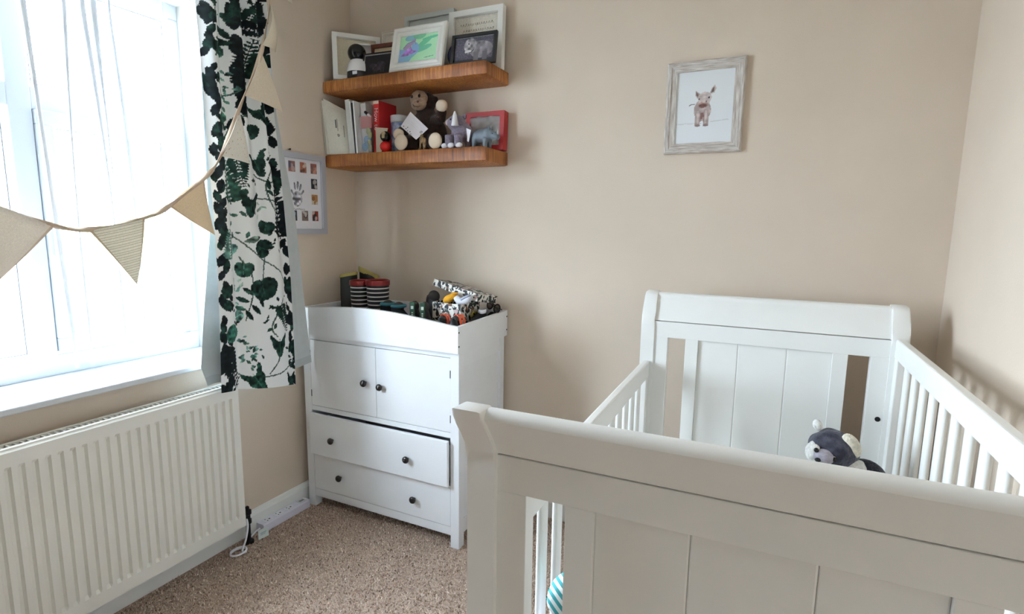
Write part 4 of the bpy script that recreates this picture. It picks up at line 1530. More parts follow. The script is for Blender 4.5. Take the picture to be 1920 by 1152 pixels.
sc_ = thing('security_camera', 'black and white dome security camera on the upper shelf', 'security camera', (0.196, -0.168, UZ))
sc_.scale = (1.22, 1.22, 1.22)
WP = mat('glossy_white_plastic', (238, 236, 236), .25)
MB().lathe([(.030, 0), (.046, .0), (.048, .006), (.047, .026), (.045, .027)], n=28).build('base_band', M_BLACK, sc_, auto=40)
MB().lathe([(.048, .024), (.0485, .030), (.043, .052), (.034, .070), (.026, .074), (.001, .076)], n=28).build('base', WP, sc_, auto=40)
MB().ell((-.006, -.004, .100), (.037, .036, .036), 24, 14).build('lens_ball', mat('glossy_black', (10, 10, 12), .12), sc_, smooth=True)
q = MB()
q.T = Matrix.Translation((.012, .012, .100)) @ Matrix.Rotation(R(35), 4, 'Z')
rs = []
for a in np.linspace(-1.45, 1.45, 14):
    rs.append([(x_, (.040 + dd) * math.cos(a) * 1.0, (.040 + dd) * math.sin(a)) for x_, dd in ((-.030, -.004), (.030, -.004), (.030, .002), (-.030, .002))])
q.rings(rs)
q.build('rear_shell', WP, sc_, auto=40)
MB().box(.008, .030, -.0495, -.046, .008, .020, .001).build('sticker', M_WHITEPL, sc_)

# ---- lower shelf
LZ = 1.7795


def sheet_quad(name, label, cat, TL, TR_, BL, BR, rgb, marks=None, bow=0.01, group=None, thick=.001):
    TL, TR_, BL, BR = [np.array(q, float) for q in (TL, TR_, BL, BR)]
    w = float(np.linalg.norm(BR - BL) + np.linalg.norm(TR_ - TL)) / 2
    h = float(np.linalg.norm(TL - BL))
    c = Canvas(w, h, max(w, h) / 90, rgb)
    c.speck(.015, 5)
    if marks:
        marks(c, w, h)
    nrm = np.cross(TR_ - TL, BL - TL)
    nrm = nrm / np.linalg.norm(nrm)
    org = (BL + BR) / 2

    def fn(a, b):
        s_, t = a / w, b / h
        p = (BL + (BR - BL) * s_) * (1 - t) + (TL + (TR_ - TL) * s_) * t + nrm * bow * math.sin(math.pi * s_) * math.sin(math.pi * min(1, t * 1.1))
        return tuple(p - org)
    o_ = c.mesh(name, PRINT, None, fn, True)
    o_.location = org
    md = o_.modifiers.new('thickness', 'SOLIDIFY')
    md.thickness = thick
    return tag(o_, label, cat, group)


def env_marks(c, w, h):
    K = (62, 58, 54)
    c.line([(w * .40, h * .52), (w * .40, h * .68)], w * .05, K)
    c.line([(w * .47, h * .46), (w * .47, h * .72)], w * .03, (110, 104, 96))
    c.ellip(w * .47, h * .38, w * .045, h * .028, K)
    c.ellip(w * .47, h * .38, w * .020, h * .012, (206, 200, 186))
    c.line([(w * .36, h * .58), (w * .36, h * .72)], w * .015, (130, 124, 114))
    c.line([(w * .72, h * .36), (w * .72, h * .62)], w * .022, (84, 80, 74))


sheet_quad('envelope', 'printed beige envelope at the front of the stack on the shelf', 'envelope', (.006, -.222, 2.055), (.088, -.130, 2.000), (.028, -.214, 1.781), (.150, -.178, 1.781), (214, 208, 194), env_marks, -.008, 'envelopes on the lower shelf')
sheet_quad('envelope', 'plain beige envelope squeezed against the window wall', 'envelope', (.003, -.236, 2.030), (.02, -.12, 2.02), (.010, -.219, 1.781), (.052, -.12, 1.781), (206, 198, 182), None, .004, 'envelopes on the lower shelf')
sheet_quad('envelope', 'middle cream envelope between the printed and plain ones', 'envelope', (.004, -.229, 2.045), (.05, -.125, 2.02), (.018, -.217, 1.781), (.095, -.14, 1.781), (222, 214, 198), None, .004, 'envelopes on the lower shelf')


def book(name, label, cat, x0, x1, h, d, yf, lean, cover, pages=None, spine=None, group=None, rz=0):
    """standing book, spine to the room; local origin bottom-centre of the spine"""
    t = thing(name, label, cat, ((x0 + x1) / 2, yf, LZ), (0, R(lean), R(rz)), group)
    w = x1 - x0
    cvm = MB()
    cvm.box(-w / 2, -w / 2 + .002, 0, d, 0, h)
    cvm.box(w / 2 - .002, w / 2, 0, d, 0, h)
    cvm.box(-w / 2, w / 2, -.001, .002, 0, h, .0005)
    cvm.build('cover', cover, t)
    MB().box(-w / 2 + .002, w / 2 - .002, .002, d - .003, .003, h - .003).build('pages', pages or mat('book_pages', (232, 226, 212), .9), t)
    if spine:
        MB().box(-w / 2 + .0004, w / 2 - .0004, -.0016, -.0008, h * spine[0], h * spine[1]).build('spine_band', spine[2], t)
    return t


C_GREY = mat('pale_grey_card', (208, 208, 204), .7, var=.03, vscale=30)
C_WHITE = mat('white_card', (236, 235, 232), .55)
C_BLACK = mat('black_card', (26, 26, 28), .5)
C_RED = mat('red_card', (196, 38, 40), .45)
book('folder', 'pale grey card folder standing beside the envelopes', 'folder', .155, .181, .262, .15, -.205, -5, C_GREY)
book('thin_book', 'thin white book next to the grey folder', 'book', .1825, .190, .254, .15, -.207, -5, C_WHITE, group='thin books on the lower shelf')
book('thin_book', 'thin black book between two white ones', 'book', .191, .199, .245, .15, -.205, -4.5, C_BLACK, group='thin books on the lower shelf', spine=(.02, .98, C_BLACK))
book('thin_book', 'slim white hardback touching the black book', 'book', .2005, .2095, .252, .15, -.207, -4, C_WHITE, group='thin books on the lower shelf')
book('picture_book', 'off-white picture book behind the bagged toy', 'book', .211, .245, .245, .15, -.17, -3, mat('off_white_cover', (222, 220, 216), .5))
rb = book('red_book', 'red paperback with white lettering on its spine', 'book', .287, .322, .248, .135, -.178, 0, C_RED, spine=(.94, .997, mat('cream_band', (236, 216, 196), .6)))


def text_mesh(s, size, name, material, parent, loc, rot):
    cu = bpy.data.curves.new(name, 'FONT')
    cu.body = s
    cu.size = size
    cu.extrude = .0002
    tmp = bpy.data.objects.new(name + '_tmp', cu)
    COL.objects.link(tmp)
    bpy.context.view_layer.update()
    dg = bpy.context.evaluated_depsgraph_get()
    me_ = bpy.data.meshes.new_from_object(tmp.evaluated_get(dg))
    bpy.data.objects.remove(tmp)
    me_.materials.append(material)
    o_ = bpy.data.objects.new(name, me_)
    COL.objects.link(o_)
    o_.parent = parent
    o_.location = loc
    o_.rotation_euler = rot
    return o_


text_mesh('How to', .034, 'spine_lettering', C_WHITE, rb, (-.010, -.0022, .215), (R(90), R(90), 0))

# bagged toy
M_CLEAR = mat('clear_plastic_film', (236, 232, 236), .15, alpha=.28)
bt = thing('bagged_toy', 'small blue and green toy in a clear plastic bag before the red book', 'toy', (0.258, -0.196, LZ), (0, 0, R(4)))
q = MB()
for i_, (bx_, bz_, r_) in enumerate(((-.012, .03, .016), (.006, .045, .017), (-.004, .065, .014), (.014, .075, .013))):
    q.ell((bx_, 0, bz_), (r_, .008, r_ * 1.3))
q.build('blue_piece', mat('sky_blue_plastic', (92, 160, 206), .4), bt, smooth=True)
q = MB()
for bx_, bz_, r_ in ((.018, .05, .011), (.022, .085, .012), (.012, .105, .012), (.02, .025, .010)):
    q.ell((bx_, -.004, bz_), (r_, .007, r_ * 1.4))
q.build('green_piece', mat('lime_plastic', (150, 160, 84), .4), bt, smooth=True)
MB().grid(lambda u, v: (-.036 + .07 * u + .003 * math.sin(9 * v), -.012 - .006 * math.sin(math.pi * u) + .003 * math.sin(14 * u + 11 * v), .001 + .172 * v), 16, 24).build('film', M_CLEAR, bt, smooth=True)
MB().box(-.034, .032, -.002, .002, .118, .176, .001).build('header_card', mat('dusky_red_card', (176, 74, 74), .5), bt)
pn = thing('crayon', 'white and pink crayon resting on the bagged toy', 'crayon', (0.262, -0.203, LZ + .186), (0, 0, 0))
MB().tube([(-.028, 0, .024), (.020, 0, -.010), (.030, 0, -.017)], [.0065, .0065, .002], 10).build('barrel', mat('pinkish_white_wax', (238, 222, 222), .5), pn, smooth=True)
MB().tube([(-.006, 0, .0085), (.012, 0, -.0043)], .0069, 10).build('band', C_BLACK, pn, smooth=True)
sheet_quad('paper_slip', 'curled beige paper slip in front of the red book', 'paper', (.318, -.203, 1.898), (.384, -.190, 1.892), (.322, -.205, 1.781), (.350, -.200, 1.781), (206, 192, 172), None, .012)
gl = thing('ornament', 'red ball ornament topped by a dark shiny dome on the shelf', 'ornament', (0.371, -0.196, LZ))
MB().ell((0, 0, .026), (.027, .026, .0255)).build('red_ball', mat('glossy_red', (206, 30, 28), .15), gl, smooth=True)
MB().ell((-.002, .004, .073), (.026, .024, .026)).build('dark_dome', mat('dark_mirror', (44, 42, 40), .12, metal=.8), gl, smooth=True)
q = MB()
q.box(-.004, .012, -.026, -.016, .062, .088, .004)
q.ell((.008, -.020, .086), (.008, .007, .008))
q.build('gold_charm', mat('pale_gold', (190, 170, 130), .3, metal=.6), gl)

tn = thing('mug', 'blue and white patterned mug behind the soft monkey', 'mug', (0.380, -0.095, LZ))
MUG = mat('blue_white_glaze', (58, 98, 176), .25, rgb2=(214, 224, 238), vscale=34)
MB().lathe([(.036, 0), (.040, .004), (.042, .150)], n=28).build('body', MUG, tn, smooth=True)
MB().lathe([(.0425, .150), (.044, .158), (.0445, .184), (.040, .186), (.039, .16)], n=28).build('rim', mat('white_glaze', (232, 234, 238), .2), tn, smooth=True)

# monkey
F_BRN = fur('dark_brown_plush', (62, 44, 36), (44, 30, 26))
F_FACE = fur('beige_brown_plush', (166, 136, 112), (142, 112, 92))
F_PAW = mat('cream_felt_paw', (228, 208, 184), .9, bump=.3, bscale=200)
mk = thing('plush_monkey', 'brown plush monkey with cream paws sitting on the shelf', 'soft toy', (0.555, -0.115, LZ))
q = MB()
q.ell((0.012, 0.02, .085), (.085, .060, .086))
q.ell((-.008, .012, .165), (.055, .045, .05))
q.ell((-.020, .010, .236), (.062, .052, .052))
q.ell((-.082, .012, .245), (.016, .010, .018))
q.ell((.040, .018, .245), (.016, .010, .018))
q.tube([(-.05, 0, .15), (-.085, -.035, .12), (-.105, -.065, .088)], [.028, .026, .024], 10)
q.tube([(.05, 0, .145), (.09, -.015, .150), (.100, -.016, .19)], [.028, .026, .024], 10)
q.tube([(-.04, -.02, .045), (-.075, -.05, .04), (-.085, -.066, .04)], [.04, .036, .034], 10)
q.tube([(.05, -.02, .045), (.09, -.05, .04), (.103, -.062, .038)], [.04, .036, .034], 10)
q.build('body', F_BRN, mk, smooth=True, remesh=.006)
q = MB()
q.ell((-.022, -.030, .244), (.048, .024, .040), lump=.05)
q.ell((-.012, -.044, .216), (.040, .026, .028), lump=.05)
q.build('face', F_FACE, mk, smooth=True)
for ex_ in (-.046, -.004):
    MB().ell((ex_, -.052, .252), (.0065, .005, .0075)).build('eye', mat('brown_eye', (24, 16, 12), .15), mk, smooth=True)
MB().ell((.0, -.071, .222), (.006, .004, .005)).build('nose', mat('dark_nose', (90, 62, 52), .6), mk, smooth=True)
MB().tube([(-.034, -.064, .214), (-.020, -.071, .203), (-.002, -.070, .199), (.012, -.066, .202)], .0014, 6).build('mouth', M_BLACK, mk)
for nm, c_, r_ in (('hand', (-.108, -.075, .080), (.030, .018, .027)), ('hand', (.106, -.030, .203), (.031, .020, .028)), ('foot', (-.082, -.092, .040), (.036, .018, .037)), ('foot', (.108, -.088, .037), (.036, .018, .037))):
    MB().ell(c_, r_, lump=.06, seed=int(abs(c_[0]) * 100)).build(nm, F_PAW, mk, smooth=True)


def tag_marks(c, w, h):
    K = (60, 50, 46)
    c.ellip(w * .90, h * .55, w * .055, h * .09, K)
    c.ellip(w * .90, h * .55, w * .030, h * .05, (226, 216, 212))
    for x_, y_ in ((.12, .12), (.28, .10), (.40, .06), (.52, .12), (.62, .05), (.30, .22)):
        c.ellip(w * x_, h * y_, w * .022, h * .035, (74, 60, 54))
    for q_ in range(5):
        c.line([(w * .25, h * (.85 - q_ * .12)), (w * .70, h * (.85 - q_ * .12))], w * .006, (206, 200, 204))


sheet_quad('gift_tag', 'white card gift tag propped against the monkey', 'tag', (.524, -.200, 1.955), (.626, -.205, 1.872), (.468, -.203, 1.893), (.560, -.208, 1.826), (228, 220, 222), tag_marks, .002)
fg = thing('figurine', 'tiny brown and gold figurine at the monkey feet', 'figurine', (0.592, -0.206, LZ))
q = MB()
q.ell((0, 0, .044), (.013, .010, .016))
q.ell((.001, -.004, .062), (.008, .007, .007))
for sx in (-.008, .008):
    q.tube([(sx, 0, .04), (sx * 1.2, 0, 0.0)], [.005, .004], 8)
q.ell((.016, 0, .030), (.006, .006, .024))
q.build('body', mat('bronze_brown', (96, 70, 48), .35, metal=.3, rgb2=(180, 150, 106), vscale=60), fg, smooth=True)

# plush rhino
F_PUR = fur('lilac_grey_plush', (150, 138, 152), (124, 112, 128), 120)
pr2 = thing('plush_rhino', 'lilac grey plush rhino with a white horn on the shelf', 'soft toy', (0.760, -0.160, LZ))
q = MB()
q.ell((.012, .012, .078), (.052, .042, .045), lump=.08)
q.ell((-.004, -.010, .116), (.044, .036, .036), lump=.08, seed=2)
for lx_, ly_ in ((-.030, -.030), (.022, -.034), (-.03, .03), (.045, .02)):
    q.tube([(lx_, ly_, .06), (lx_, ly_ - .004, .006)], [.021, .017], 10)
q.build('body', F_PUR, pr2, smooth=True, remesh=.005)
MB().lathe([(.0165, 0), (.013, .02), (.009, .045), (.004, .060), (.0005, .063)], (.014, -.052, .096), 14).build('horn', mat('white_felt', (232, 230, 232), .9), pr2, smooth=True)
MB().ell((-.048, -.012, .120), (.012, .009, .014)).build('ear', mat('pale_pink_plush', (220, 198, 202), .9), pr2, smooth=True)
MB().ell((.034, .0, .142), (.010, .008, .013)).build('ear', F_PUR, pr2, smooth=True)
MB().ell((-.014, -.043, .126), (.004, .003, .0045)).build('eye', M_BLACK, pr2, smooth=True)
for lx_ in (-.046, -.012, .030):
    MB().ell((lx_, -.042, .012), (.017, .014, .0125)).build('foot', mat('white_foot_plush', (226, 222, 226), .9, bump=.5, bscale=200), pr2, smooth=True)
sheet_quad('swing_label', 'small white folded label between the two rhinos', 'label', (.812, -.175, 1.868), (.838, -.178, 1.858), (.818, -.176, 1.810), (.826, -.178, 1.806), (236, 234, 238), None, .002)

# grey rubber rhino
gr = thing('toy_rhino', 'grey rubber toy rhino before the red box on the shelf', 'toy animal', (0.886, -0.150, LZ), (0, 0, R(-6)))
G_R = mat('slate_rubber', (112, 122, 132), .5, var=.05, vscale=30)
q = MB()
q.ell((-.006, 0, .054), (.050, .026, .030))
q.ell((-.034, 0, .052), (.026, .024, .028))
q.ell((.026, 0, .060), (.028, .024, .028))
q.ell((.058, 0, .052), (.024, .017, .018), rot=Matrix.Rotation(R(15), 3, 'Y'))
q.ell((.074, 0, .044), (.013, .014, .013))
for lx_, ly_ in ((-.040, -.012), (-.036, .014), (.022, -.014), (.026, .014)):
    q.tube([(lx_, ly_, .04), (lx_ - .003, ly_, .012), (lx_ - .002, ly_, .0)], [.014, .010, .011], 10)
q.tube([(-.058, 0, .06), (-.066, 0, .045), (-.067, 0, .028)], [.004, .003, .002], 6)
q.build('body', G_R, gr, smooth=True, remesh=.0035)
MB().lathe([(.006, 0), (.004, .012), (.0005, .024)], (.078, 0, .054), 10).build('horn', mat('pale_grey_rubber', (168, 172, 176), .5), gr, smooth=True)
MB().lathe([(.0045, 0), (.003, .006), (.0005, .012)], (.066, 0, .064), 10).build('horn', mat('grey_rubber_horn', (150, 156, 162), .5), gr, smooth=True)
for sy in (-1, 1):
    MB().ell((.040, sy * .014, .084), (.005, .004, .010)).build('ear', G_R, gr, smooth=True)
MB().ell((.060, -.0165, .058), (.002, .0015, .002)).build('eye', M_BLACK, gr, smooth=True)

# red gift box with clear window
rbx = thing('red_box', 'red boxed toy set with a clear window against the wall', 'box', (0.842, -0.022, LZ), (R(-4), 0, R(1)))
w, h, d = .200, .178, .045
q = MB()
moulding(q, w, h, .022, d, [(0, 1), (1, 1), (1, .55)])
q.build('card_frame', mat('deep_red_card', (172, 40, 42), .4), rbx)
MB().box(-w / 2 + .001, w / 2 - .001, -d * .55, 0, .001, h - .001).build('inner_card', mat('pale_inner_card', (196, 190, 188), .6), rbx)
for k_, (bx_, bz_, cl_) in enumerate(((-.045, .05, (170, 44, 40)), (-.022, .058, (40, 44, 60)), (.002, .060, (48, 92, 54)), (-.05, .095, (40, 60, 50)), (.05, .07, (206, 200, 190)))):
    MB().ell((bx_, -d * .62, bz_), (.013, .006, .015)).build('toy_piece', mat('toy_piece_paint_%d' % k_, cl_, .4), rbx, smooth=True)
q = MB()
q.grid(lambda u, v: (-.079 + .158 * u, -d * .88 - .004 * math.sin(17 * u + 9 * v) - .003 * math.sin(23 * v - 11 * u), .021 + .136 * v), 26, 22)
q.build('clear_window', mat('crinkled_clear_film', (240, 240, 240), .08, alpha=.34), rbx, smooth=True)

# ================================================================ THINGS IN THE TRAY
KZ = 0.9090


def boot(label, loc, rz, h, rr, mats, cat='boots', group=None, rim_h=.02, floppy=0.0, toe=.13, flat=1.0):
    """wellington boot; toe points to local -y"""
    t = thing('rubber_boot', label, cat, loc, (0, 0, rz), group)
    shaft, foot, rim, sole = mats
    rs = []
    for z, s_ in ((.035, .80), (.06, .84), (.09, .88), (h * .6, .96), (h - .005, 1.0)):
        rs.append([(rr * s_ * math.cos(a), rr * 1.08 * s_ * math.sin(a) * (1 + (flat - 1) * min(1, z / h)), z + (floppy * math.cos(a) if z > h * .9 else 0)) for a in np.linspace(0, 2 * math.pi, 24, endpoint=False)])
    inn = [[(rr * .93 * math.cos(a), rr * 1.0 * flat * math.sin(a), h - .004 + floppy * math.cos(a)) for a in np.linspace(0, 2 * math.pi, 24, endpoint=False)],
           [(rr * .80 * math.cos(a), rr * .86 * (1 + flat) / 2 * math.sin(a), h * .45) for a in np.linspace(0, 2 * math.pi, 24, endpoint=False)]]
    MB().rings(rs + inn).build('shaft', shaft, t, auto=50)
    q = MB()
    rs = []
    for y_, w_, z1 in ((rr * 1.1, .55, .05), (rr * .9, .8, .075), (.0, .86, .085), (-.04, .84, .075), (-.075, .86, .060), (-toe * .85, .72, .045), (-toe, .35, .030)):
        rs.append([(rr * w_ * math.cos(a), y_, .012 + (z1 - .012) * max(0, math.sin(a))) for a in np.linspace(0, 2 * math.pi, 18, endpoint=False)])
    q.rings(rs)
    q.build('foot', foot, t, auto=60)
    out_ = [(rr * .95 * math.cos(a) * (1 if math.sin(a) > 0 else .98), (rr * 1.15 if math.sin(a) > 0 else toe * 1.03) * math.sin(a)) for a in np.linspace(0, 2 * math.pi, 26, endpoint=False)]
    MB().prism(out_, 'z', 0, .014).build('sole', sole, t)
    rs = []
    for dz, s_ in ((-rim_h, 1.02), (-rim_h, 1.07), (.003, 1.08), (.006, 1.0), (0, .92)):
        rs.append([(rr * s_ * math.cos(a), rr * 1.08 * s_ * flat * math.sin(a), h + dz + floppy * math.cos(a)) for a in np.linspace(0, 2 * math.pi, 24, endpoint=False)])
    MB().rings(rs, cap0=False, cap1=False).build('rim', rim, t, auto=50)
    return t


R_DK = mat('dark_green_rubber', (17, 19, 16), .6)
R_YE = mat('mustard_trim', (162, 146, 74), .6)
R_RED = mat('dark_red_rubber', (140, 40, 40), .4)
R_BRED = mat('bright_red_rubber', (178, 40, 36), .4)
stripe = mat('navy_white_stripes', (28, 32, 40), .45)
nt = stripe.node_tree
t_ = nt.nodes.new('ShaderNodeTexCoord')
sp = nt.nodes.new('ShaderNodeSeparateXYZ')
nt.links.new(t_.outputs['Object'], sp.inputs[0])
md_ = nt.nodes.new('ShaderNodeMath')
md_.operation = 'MODULO'
md_.inputs[1].default_value = .0205
nt.links.new(sp.outputs['Z'], md_.inputs[0])
lt = nt.nodes.new('ShaderNodeMath')
lt.operation = 'LESS_THAN'
lt.inputs[1].default_value = .0062
nt.links.new(md_.outputs[0], lt.inputs[0])
mxx = nt.nodes.new('ShaderNodeMix')
mxx.data_type = 'RGBA'
mxx.inputs[6].default_value = tuple(lin((26, 30, 38))) + (1,)
mxx.inputs[7].default_value = tuple(lin((232, 230, 226))) + (1,)
nt.links.new(lt.outputs[0], mxx.inputs[0])
nt.links.new(mxx.outputs[2], nt.nodes['Principled BSDF'].inputs['Base Color'])

boot('dark boot with a mustard rim standing in the tray corner', (.110, -.190, KZ), R(8), .262, .050, (R_DK, R_DK, R_YE, R_DK), group='dark boots in the tray', rim_h=.010, floppy=.010, flat=.42)
boot('dark boot with a folded down mustard cuff behind the striped boots', (.160, -.090, KZ), R(48), .270, .050, (R_DK, R_DK, R_YE, R_DK), group='dark boots in the tray', rim_h=.022, floppy=-.026, flat=.40, toe=.09)
boot('striped boot with a red rim beside the dark boots', (.232, -.245, KZ), R(4), .238, .046, (stripe, R_BRED, R_RED, R_BRED), group='striped wellington boots')
boot('striped boot with a red rim next to the small shoes', (.330, -.225, KZ), R(10), .242, .055, (stripe, R_BRED, R_RED, R_BRED), group='striped wellington boots')


def shoe(name, label, loc, rot, L, Wd, H, upper, sole, lining, group=None, strap=None, soleh=.012, tab=None, collar=None):
    t = thing(name, label, 'shoe', loc, rot, group)
    rs = []
    for s_, w_, hh_ in ((0.0, .35, .62), (.05, .62, .92), (.18, .72, 1.0), (.36, .74, .92), (.52, .84, .70), (.70, .96, .50), (.86, .86, .40), (.96, .55, .32), (1.0, .2, .24)):
        y_ = L / 2 - L * s_
        rs.append([(Wd / 2 * w_ * math.cos(a), y_, soleh * .8 + (H * hh_ - soleh * .8) * max(0, math.sin(a)) ** .8) for a in np.linspace(0, 2 * math.pi, 18, endpoint=False)])
    MB().rings(rs).build('upper', upper, t, auto=60)
    pts = []
    for a in np.linspace(0, 2 * math.pi, 28, endpoint=False):
        y_ = math.sin(a)
        w_ = .95 if y_ < 0 else .80
        pts.append((Wd / 2 * 1.04 * w_ * math.cos(a), L / 2 * 1.03 * y_))
    MB().prism(pts, 'z', 0, soleh).build('sole', sole, t)
    MB().ell((0, L * .22, H * .90), (Wd * .27, L * .19, H * .16)).build('lining', lining, t, smooth=True)
    if collar:
        MB().tube([(Wd * .31 * math.cos(a), L * .22 + L * .21 * math.sin(a), H * .93) for a in np.linspace(0, 2 * math.pi, 24)], .0085, 8).build('collar', collar, t, smooth=True)
    if tab:
        MB().box(-.012, .012, L * .5 - .004, L * .5 + .004, H * .30, H * 1.06, .002).build('heel_tab', tab, t)
        tb = MB()
        tb.box(-.006, .006, L * .5 + .0035, L * .5 + .0046, H * .86, H * .95)
        for q_ in range(7):
            tb.box(-.0035, .0035, L * .5 + .0035, L * .5 + .0046, H * (.74 - q_ * .06), H * (.77 - q_ * .06))
        tb.build('tab_mark', mat('white_thread', (206, 216, 204), .8), t)
    if strap:
        for yy in (0.14, -.10):
            rs = []
            for a in np.linspace(-.15, math.pi + .15, 14):
                rs.append([(Wd / 2 * .90 * math.cos(a), L * yy + dy_, soleh * .6 + (H * 1.04) * max(-.1, math.sin(a)) + dz_) for dy_, dz_ in ((-.010, 0), (.010, 0), (.010, .003), (-.010, .003))])
            MB().rings(rs).build('strap', strap, t)
    return t


S_BK = mat('black_shoe_leather', (24, 24, 28), .45)
S_NAVY = mat('navy_canvas', (30, 34, 46), .8)
S_TEAL = mat('teal_rubber', (50, 110, 124), .6)
S_DGR = mat('dark_green_strap', (32, 66, 44), .6)
S_LIN = mat('shoe_lining', (70, 66, 64), .9)
S_OR = mat('orange_red_strap', (226, 92, 52), .5)
S_WH = mat('white_canvas', (232, 232, 238), .7)
S_LAV = mat('lavender_lining', (150, 140, 190), .8)

# shoes stacked on a lower layer so that they show over the front board
shoe('toddler_shoe', 'navy toddler shoe with a teal band nearest the striped boots', (.438, -.235, KZ), (R(0), 0, R(150)), .15, .078, .148, S_NAVY, S_TEAL, S_LIN, 'navy and teal toddler shoes', collar=S_TEAL)
shoe('toddler_shoe', 'navy toddler shoe with a teal band nearest the green strapped shoes', (.520, -.255, KZ), (0, 0, R(145)), .15, .078, .146, S_NAVY, S_TEAL, S_LIN, 'navy and teal toddler shoes', collar=S_TEAL)
shoe('strapped_shoe', 'black shoe with a green heel tab beside the navy shoes', (.596, -.268, KZ), (0, 0, R(200)), .15, .072, .160, S_BK, S_BK, S_LIN, 'black shoes with green heel tabs', None, tab=S_DGR)
shoe('strapped_shoe', 'black shoe with a green heel tab beside the patterned box', (.668, -.290, KZ), (0, 0, R(200)), .15, .072, .164, S_BK, S_BK, S_LIN, 'black shoes with green heel tabs', None, tab=S_DGR)
shoe('black_pump', 'plain black shoe behind the patterned box', (.610, -.085, KZ + .0), (0, 0, R(92)), .17, .075, .185, S_BK, S_BK, S_LIN)

# patterned gift box, open, with its lid leaning behind
rr_ = random.Random(21)


def leaf_print(c, w, h, n):
    for q_ in range(n):
        x_, y_ = rr_.uniform(0, w), rr_.uniform(0, h)
        k__ = rr_.random()
        colr = (26, 28, 32) if k__ < .62 else ((40, 62, 56) if k__ < .82 else ((120, 84, 60) if k__ < .9 else (206, 176, 172)))
        c.poly(lance(x_, y_, rr_.uniform(.016, .034), rr_.uniform(0, 360), rr_.uniform(.16, .28)), colr)
        if q_ % 3 == 0:
            a0 = rr_.uniform(0, 6)
            c.line([(x_ + .012 * math.cos(a0 + s_), y_ + .012 * math.sin(a0 + s_)) for s_ in np.linspace(0, 2, 5)], .002, (40, 40, 44))


def printed_box(t, x0, x1, y0, y1, z0, z1, inner, thick=.0015, names='side'):
    """open-topped card box, four printed sides"""
    for (A, B) in (((x0, y0), (x1, y0)), ((x1, y0), (x1, y1)), ((x1, y1), (x0, y1)), ((x0, y1), (x0, y0))):
        w_ = math.hypot(B[0] - A[0], B[1] - A[1])
        c = Canvas(w_, z1 - z0, .0022, (232, 228, 218))
        leaf_print(c, w_, z1 - z0, int(w_ * (z1 - z0) * 4600))
        o_ = c.mesh(names, PRINT, t, lambda a, b, A=A, B=B, w_=w_: (A[0] + (B[0] - A[0]) * a / w_, A[1] + (B[1] - A[1]) * a / w_, z0 + b))
        md = o_.modifiers.new('thickness', 'SOLIDIFY')
        md.thickness = .0022
        md.offset = -1
    MB().box(x0, x1, y0, y1, z0, z0 + .002).build('bottom', inner, t)


CARD = mat('kraft_card', (150, 132, 108), .9)
gb = thing('gift_box', 'open card gift box printed with black and green leaves', 'box', (.790, -.225, KZ), (0, 0, R(-4)))
printed_box(gb, -.080, .080, -.078, .078, 0, .172, CARD)
ldo = thing('box_lid', 'leaf printed box lid leaning on the open gift box', 'box lid', (.792, -.150, KZ + .213), (R(-9), R(11), R(-10)))
printed_box(ldo, -.140, .140, -.075, .075, -.017, .017, CARD)
ldt = Canvas(.28, .15, .0022, (232, 228, 218))
leaf_print(ldt, .28, .15, 190)
ldt.mesh('top', PRINT, ldo, lambda a, b: (a - .14, b - .075, .0172))
ys_ = thing('knitted_bootee', 'mustard yellow knitted bootee lying in the gift box', 'bootee', (.772, -.262, KZ + .186), (0, 0, 0))
q = MB()
q.ell((0, 0, .0), (.034, .022, .019), rot=Matrix.Rotation(R(-28), 3, 'Y'), lump=.05)
q.ell((.022, .004, .016), (.019, .017, .015), lump=.05, seed=2)
q.build('body', mat('mustard_knit', (232, 168, 44), .95, bump=.8, bscale=250), ys_, smooth=True, remesh=.004)
MB().lathe([(.014, 0), (.016, .004), (.013, .007)], (.030, .004, .024), 16).build('cuff', mat('mustard_knit_cuff', (222, 156, 40), .95), ys_, smooth=True)
ws = thing('white_bootee', 'white bootee with blue grey trim lying across the gift box', 'bootee', (.848, -.258, KZ + .184), (0, 0, 0))
q = MB()
q.tube([(-.040, 0, .012), (-.022, -.002, -.006), (.004, -.002, -.004), (.026, 0, .010), (.042, .002, .020)], [.014, .018, .018, .017, .012], 12)
q.build('body', mat('white_knit', (228, 228, 234), .95, bump=.5, bscale=250), ws, smooth=True)
MB().tube([(-.004, -.018, .006), (.018, -.014, .018), (.040, -.010, .028)], [.006, .006, .005], 10).build('trim', mat('blue_grey_knit', (176, 184, 202), .95), ws, smooth=True)
shoe('sandal', 'black sandal with orange straps at the tray corner below the gift box', (.826, -.388, KZ + .040), (R(8), 0, R(190)), .12, .062, .086, S_BK, S_BK, S_LIN, 'black sandals with orange straps', S_OR)
shoe('sandal', 'black sandal with orange straps touching the tray side board', (.896, -.388, KZ + .040), (R(8), 0, R(178)), .12, .062, .088, S_BK, S_BK, S_LIN, 'black sandals with orange straps', S_OR)
lb = thing('lower_shoe_box', 'flat dark shoe box under the orange strapped sandals', 'box', (.852, -.392, KZ))
MB().box(-.075, .072, -.068, .062, 0, .034, .002).build('box_base', mat('dark_card', (40, 38, 40), .8), lb)
MB().box(-.077, .074, -.070, .064, .026, .0395, .002).build('lid', mat('charcoal_card', (48, 46, 48), .8), lb)
bag = thing('black_pouch', 'soft black pouch beside the gift box in the tray', 'pouch', (.904, -.210, KZ))
q = MB()
q.ell((0, 0, .062), (.028, .10, .062), lump=.15, seed=7)
q.build('body', mat('black_fabric', (26, 26, 30), .85, bump=.5, bscale=120), bag, smooth=True)
MB().tube([(-.014, -.05, .112), (-.018, -.03, .130), (-.012, 0, .126)], .005, 8).build('tie', mat('olive_cord', (150, 132, 44), .8), bag, smooth=True)
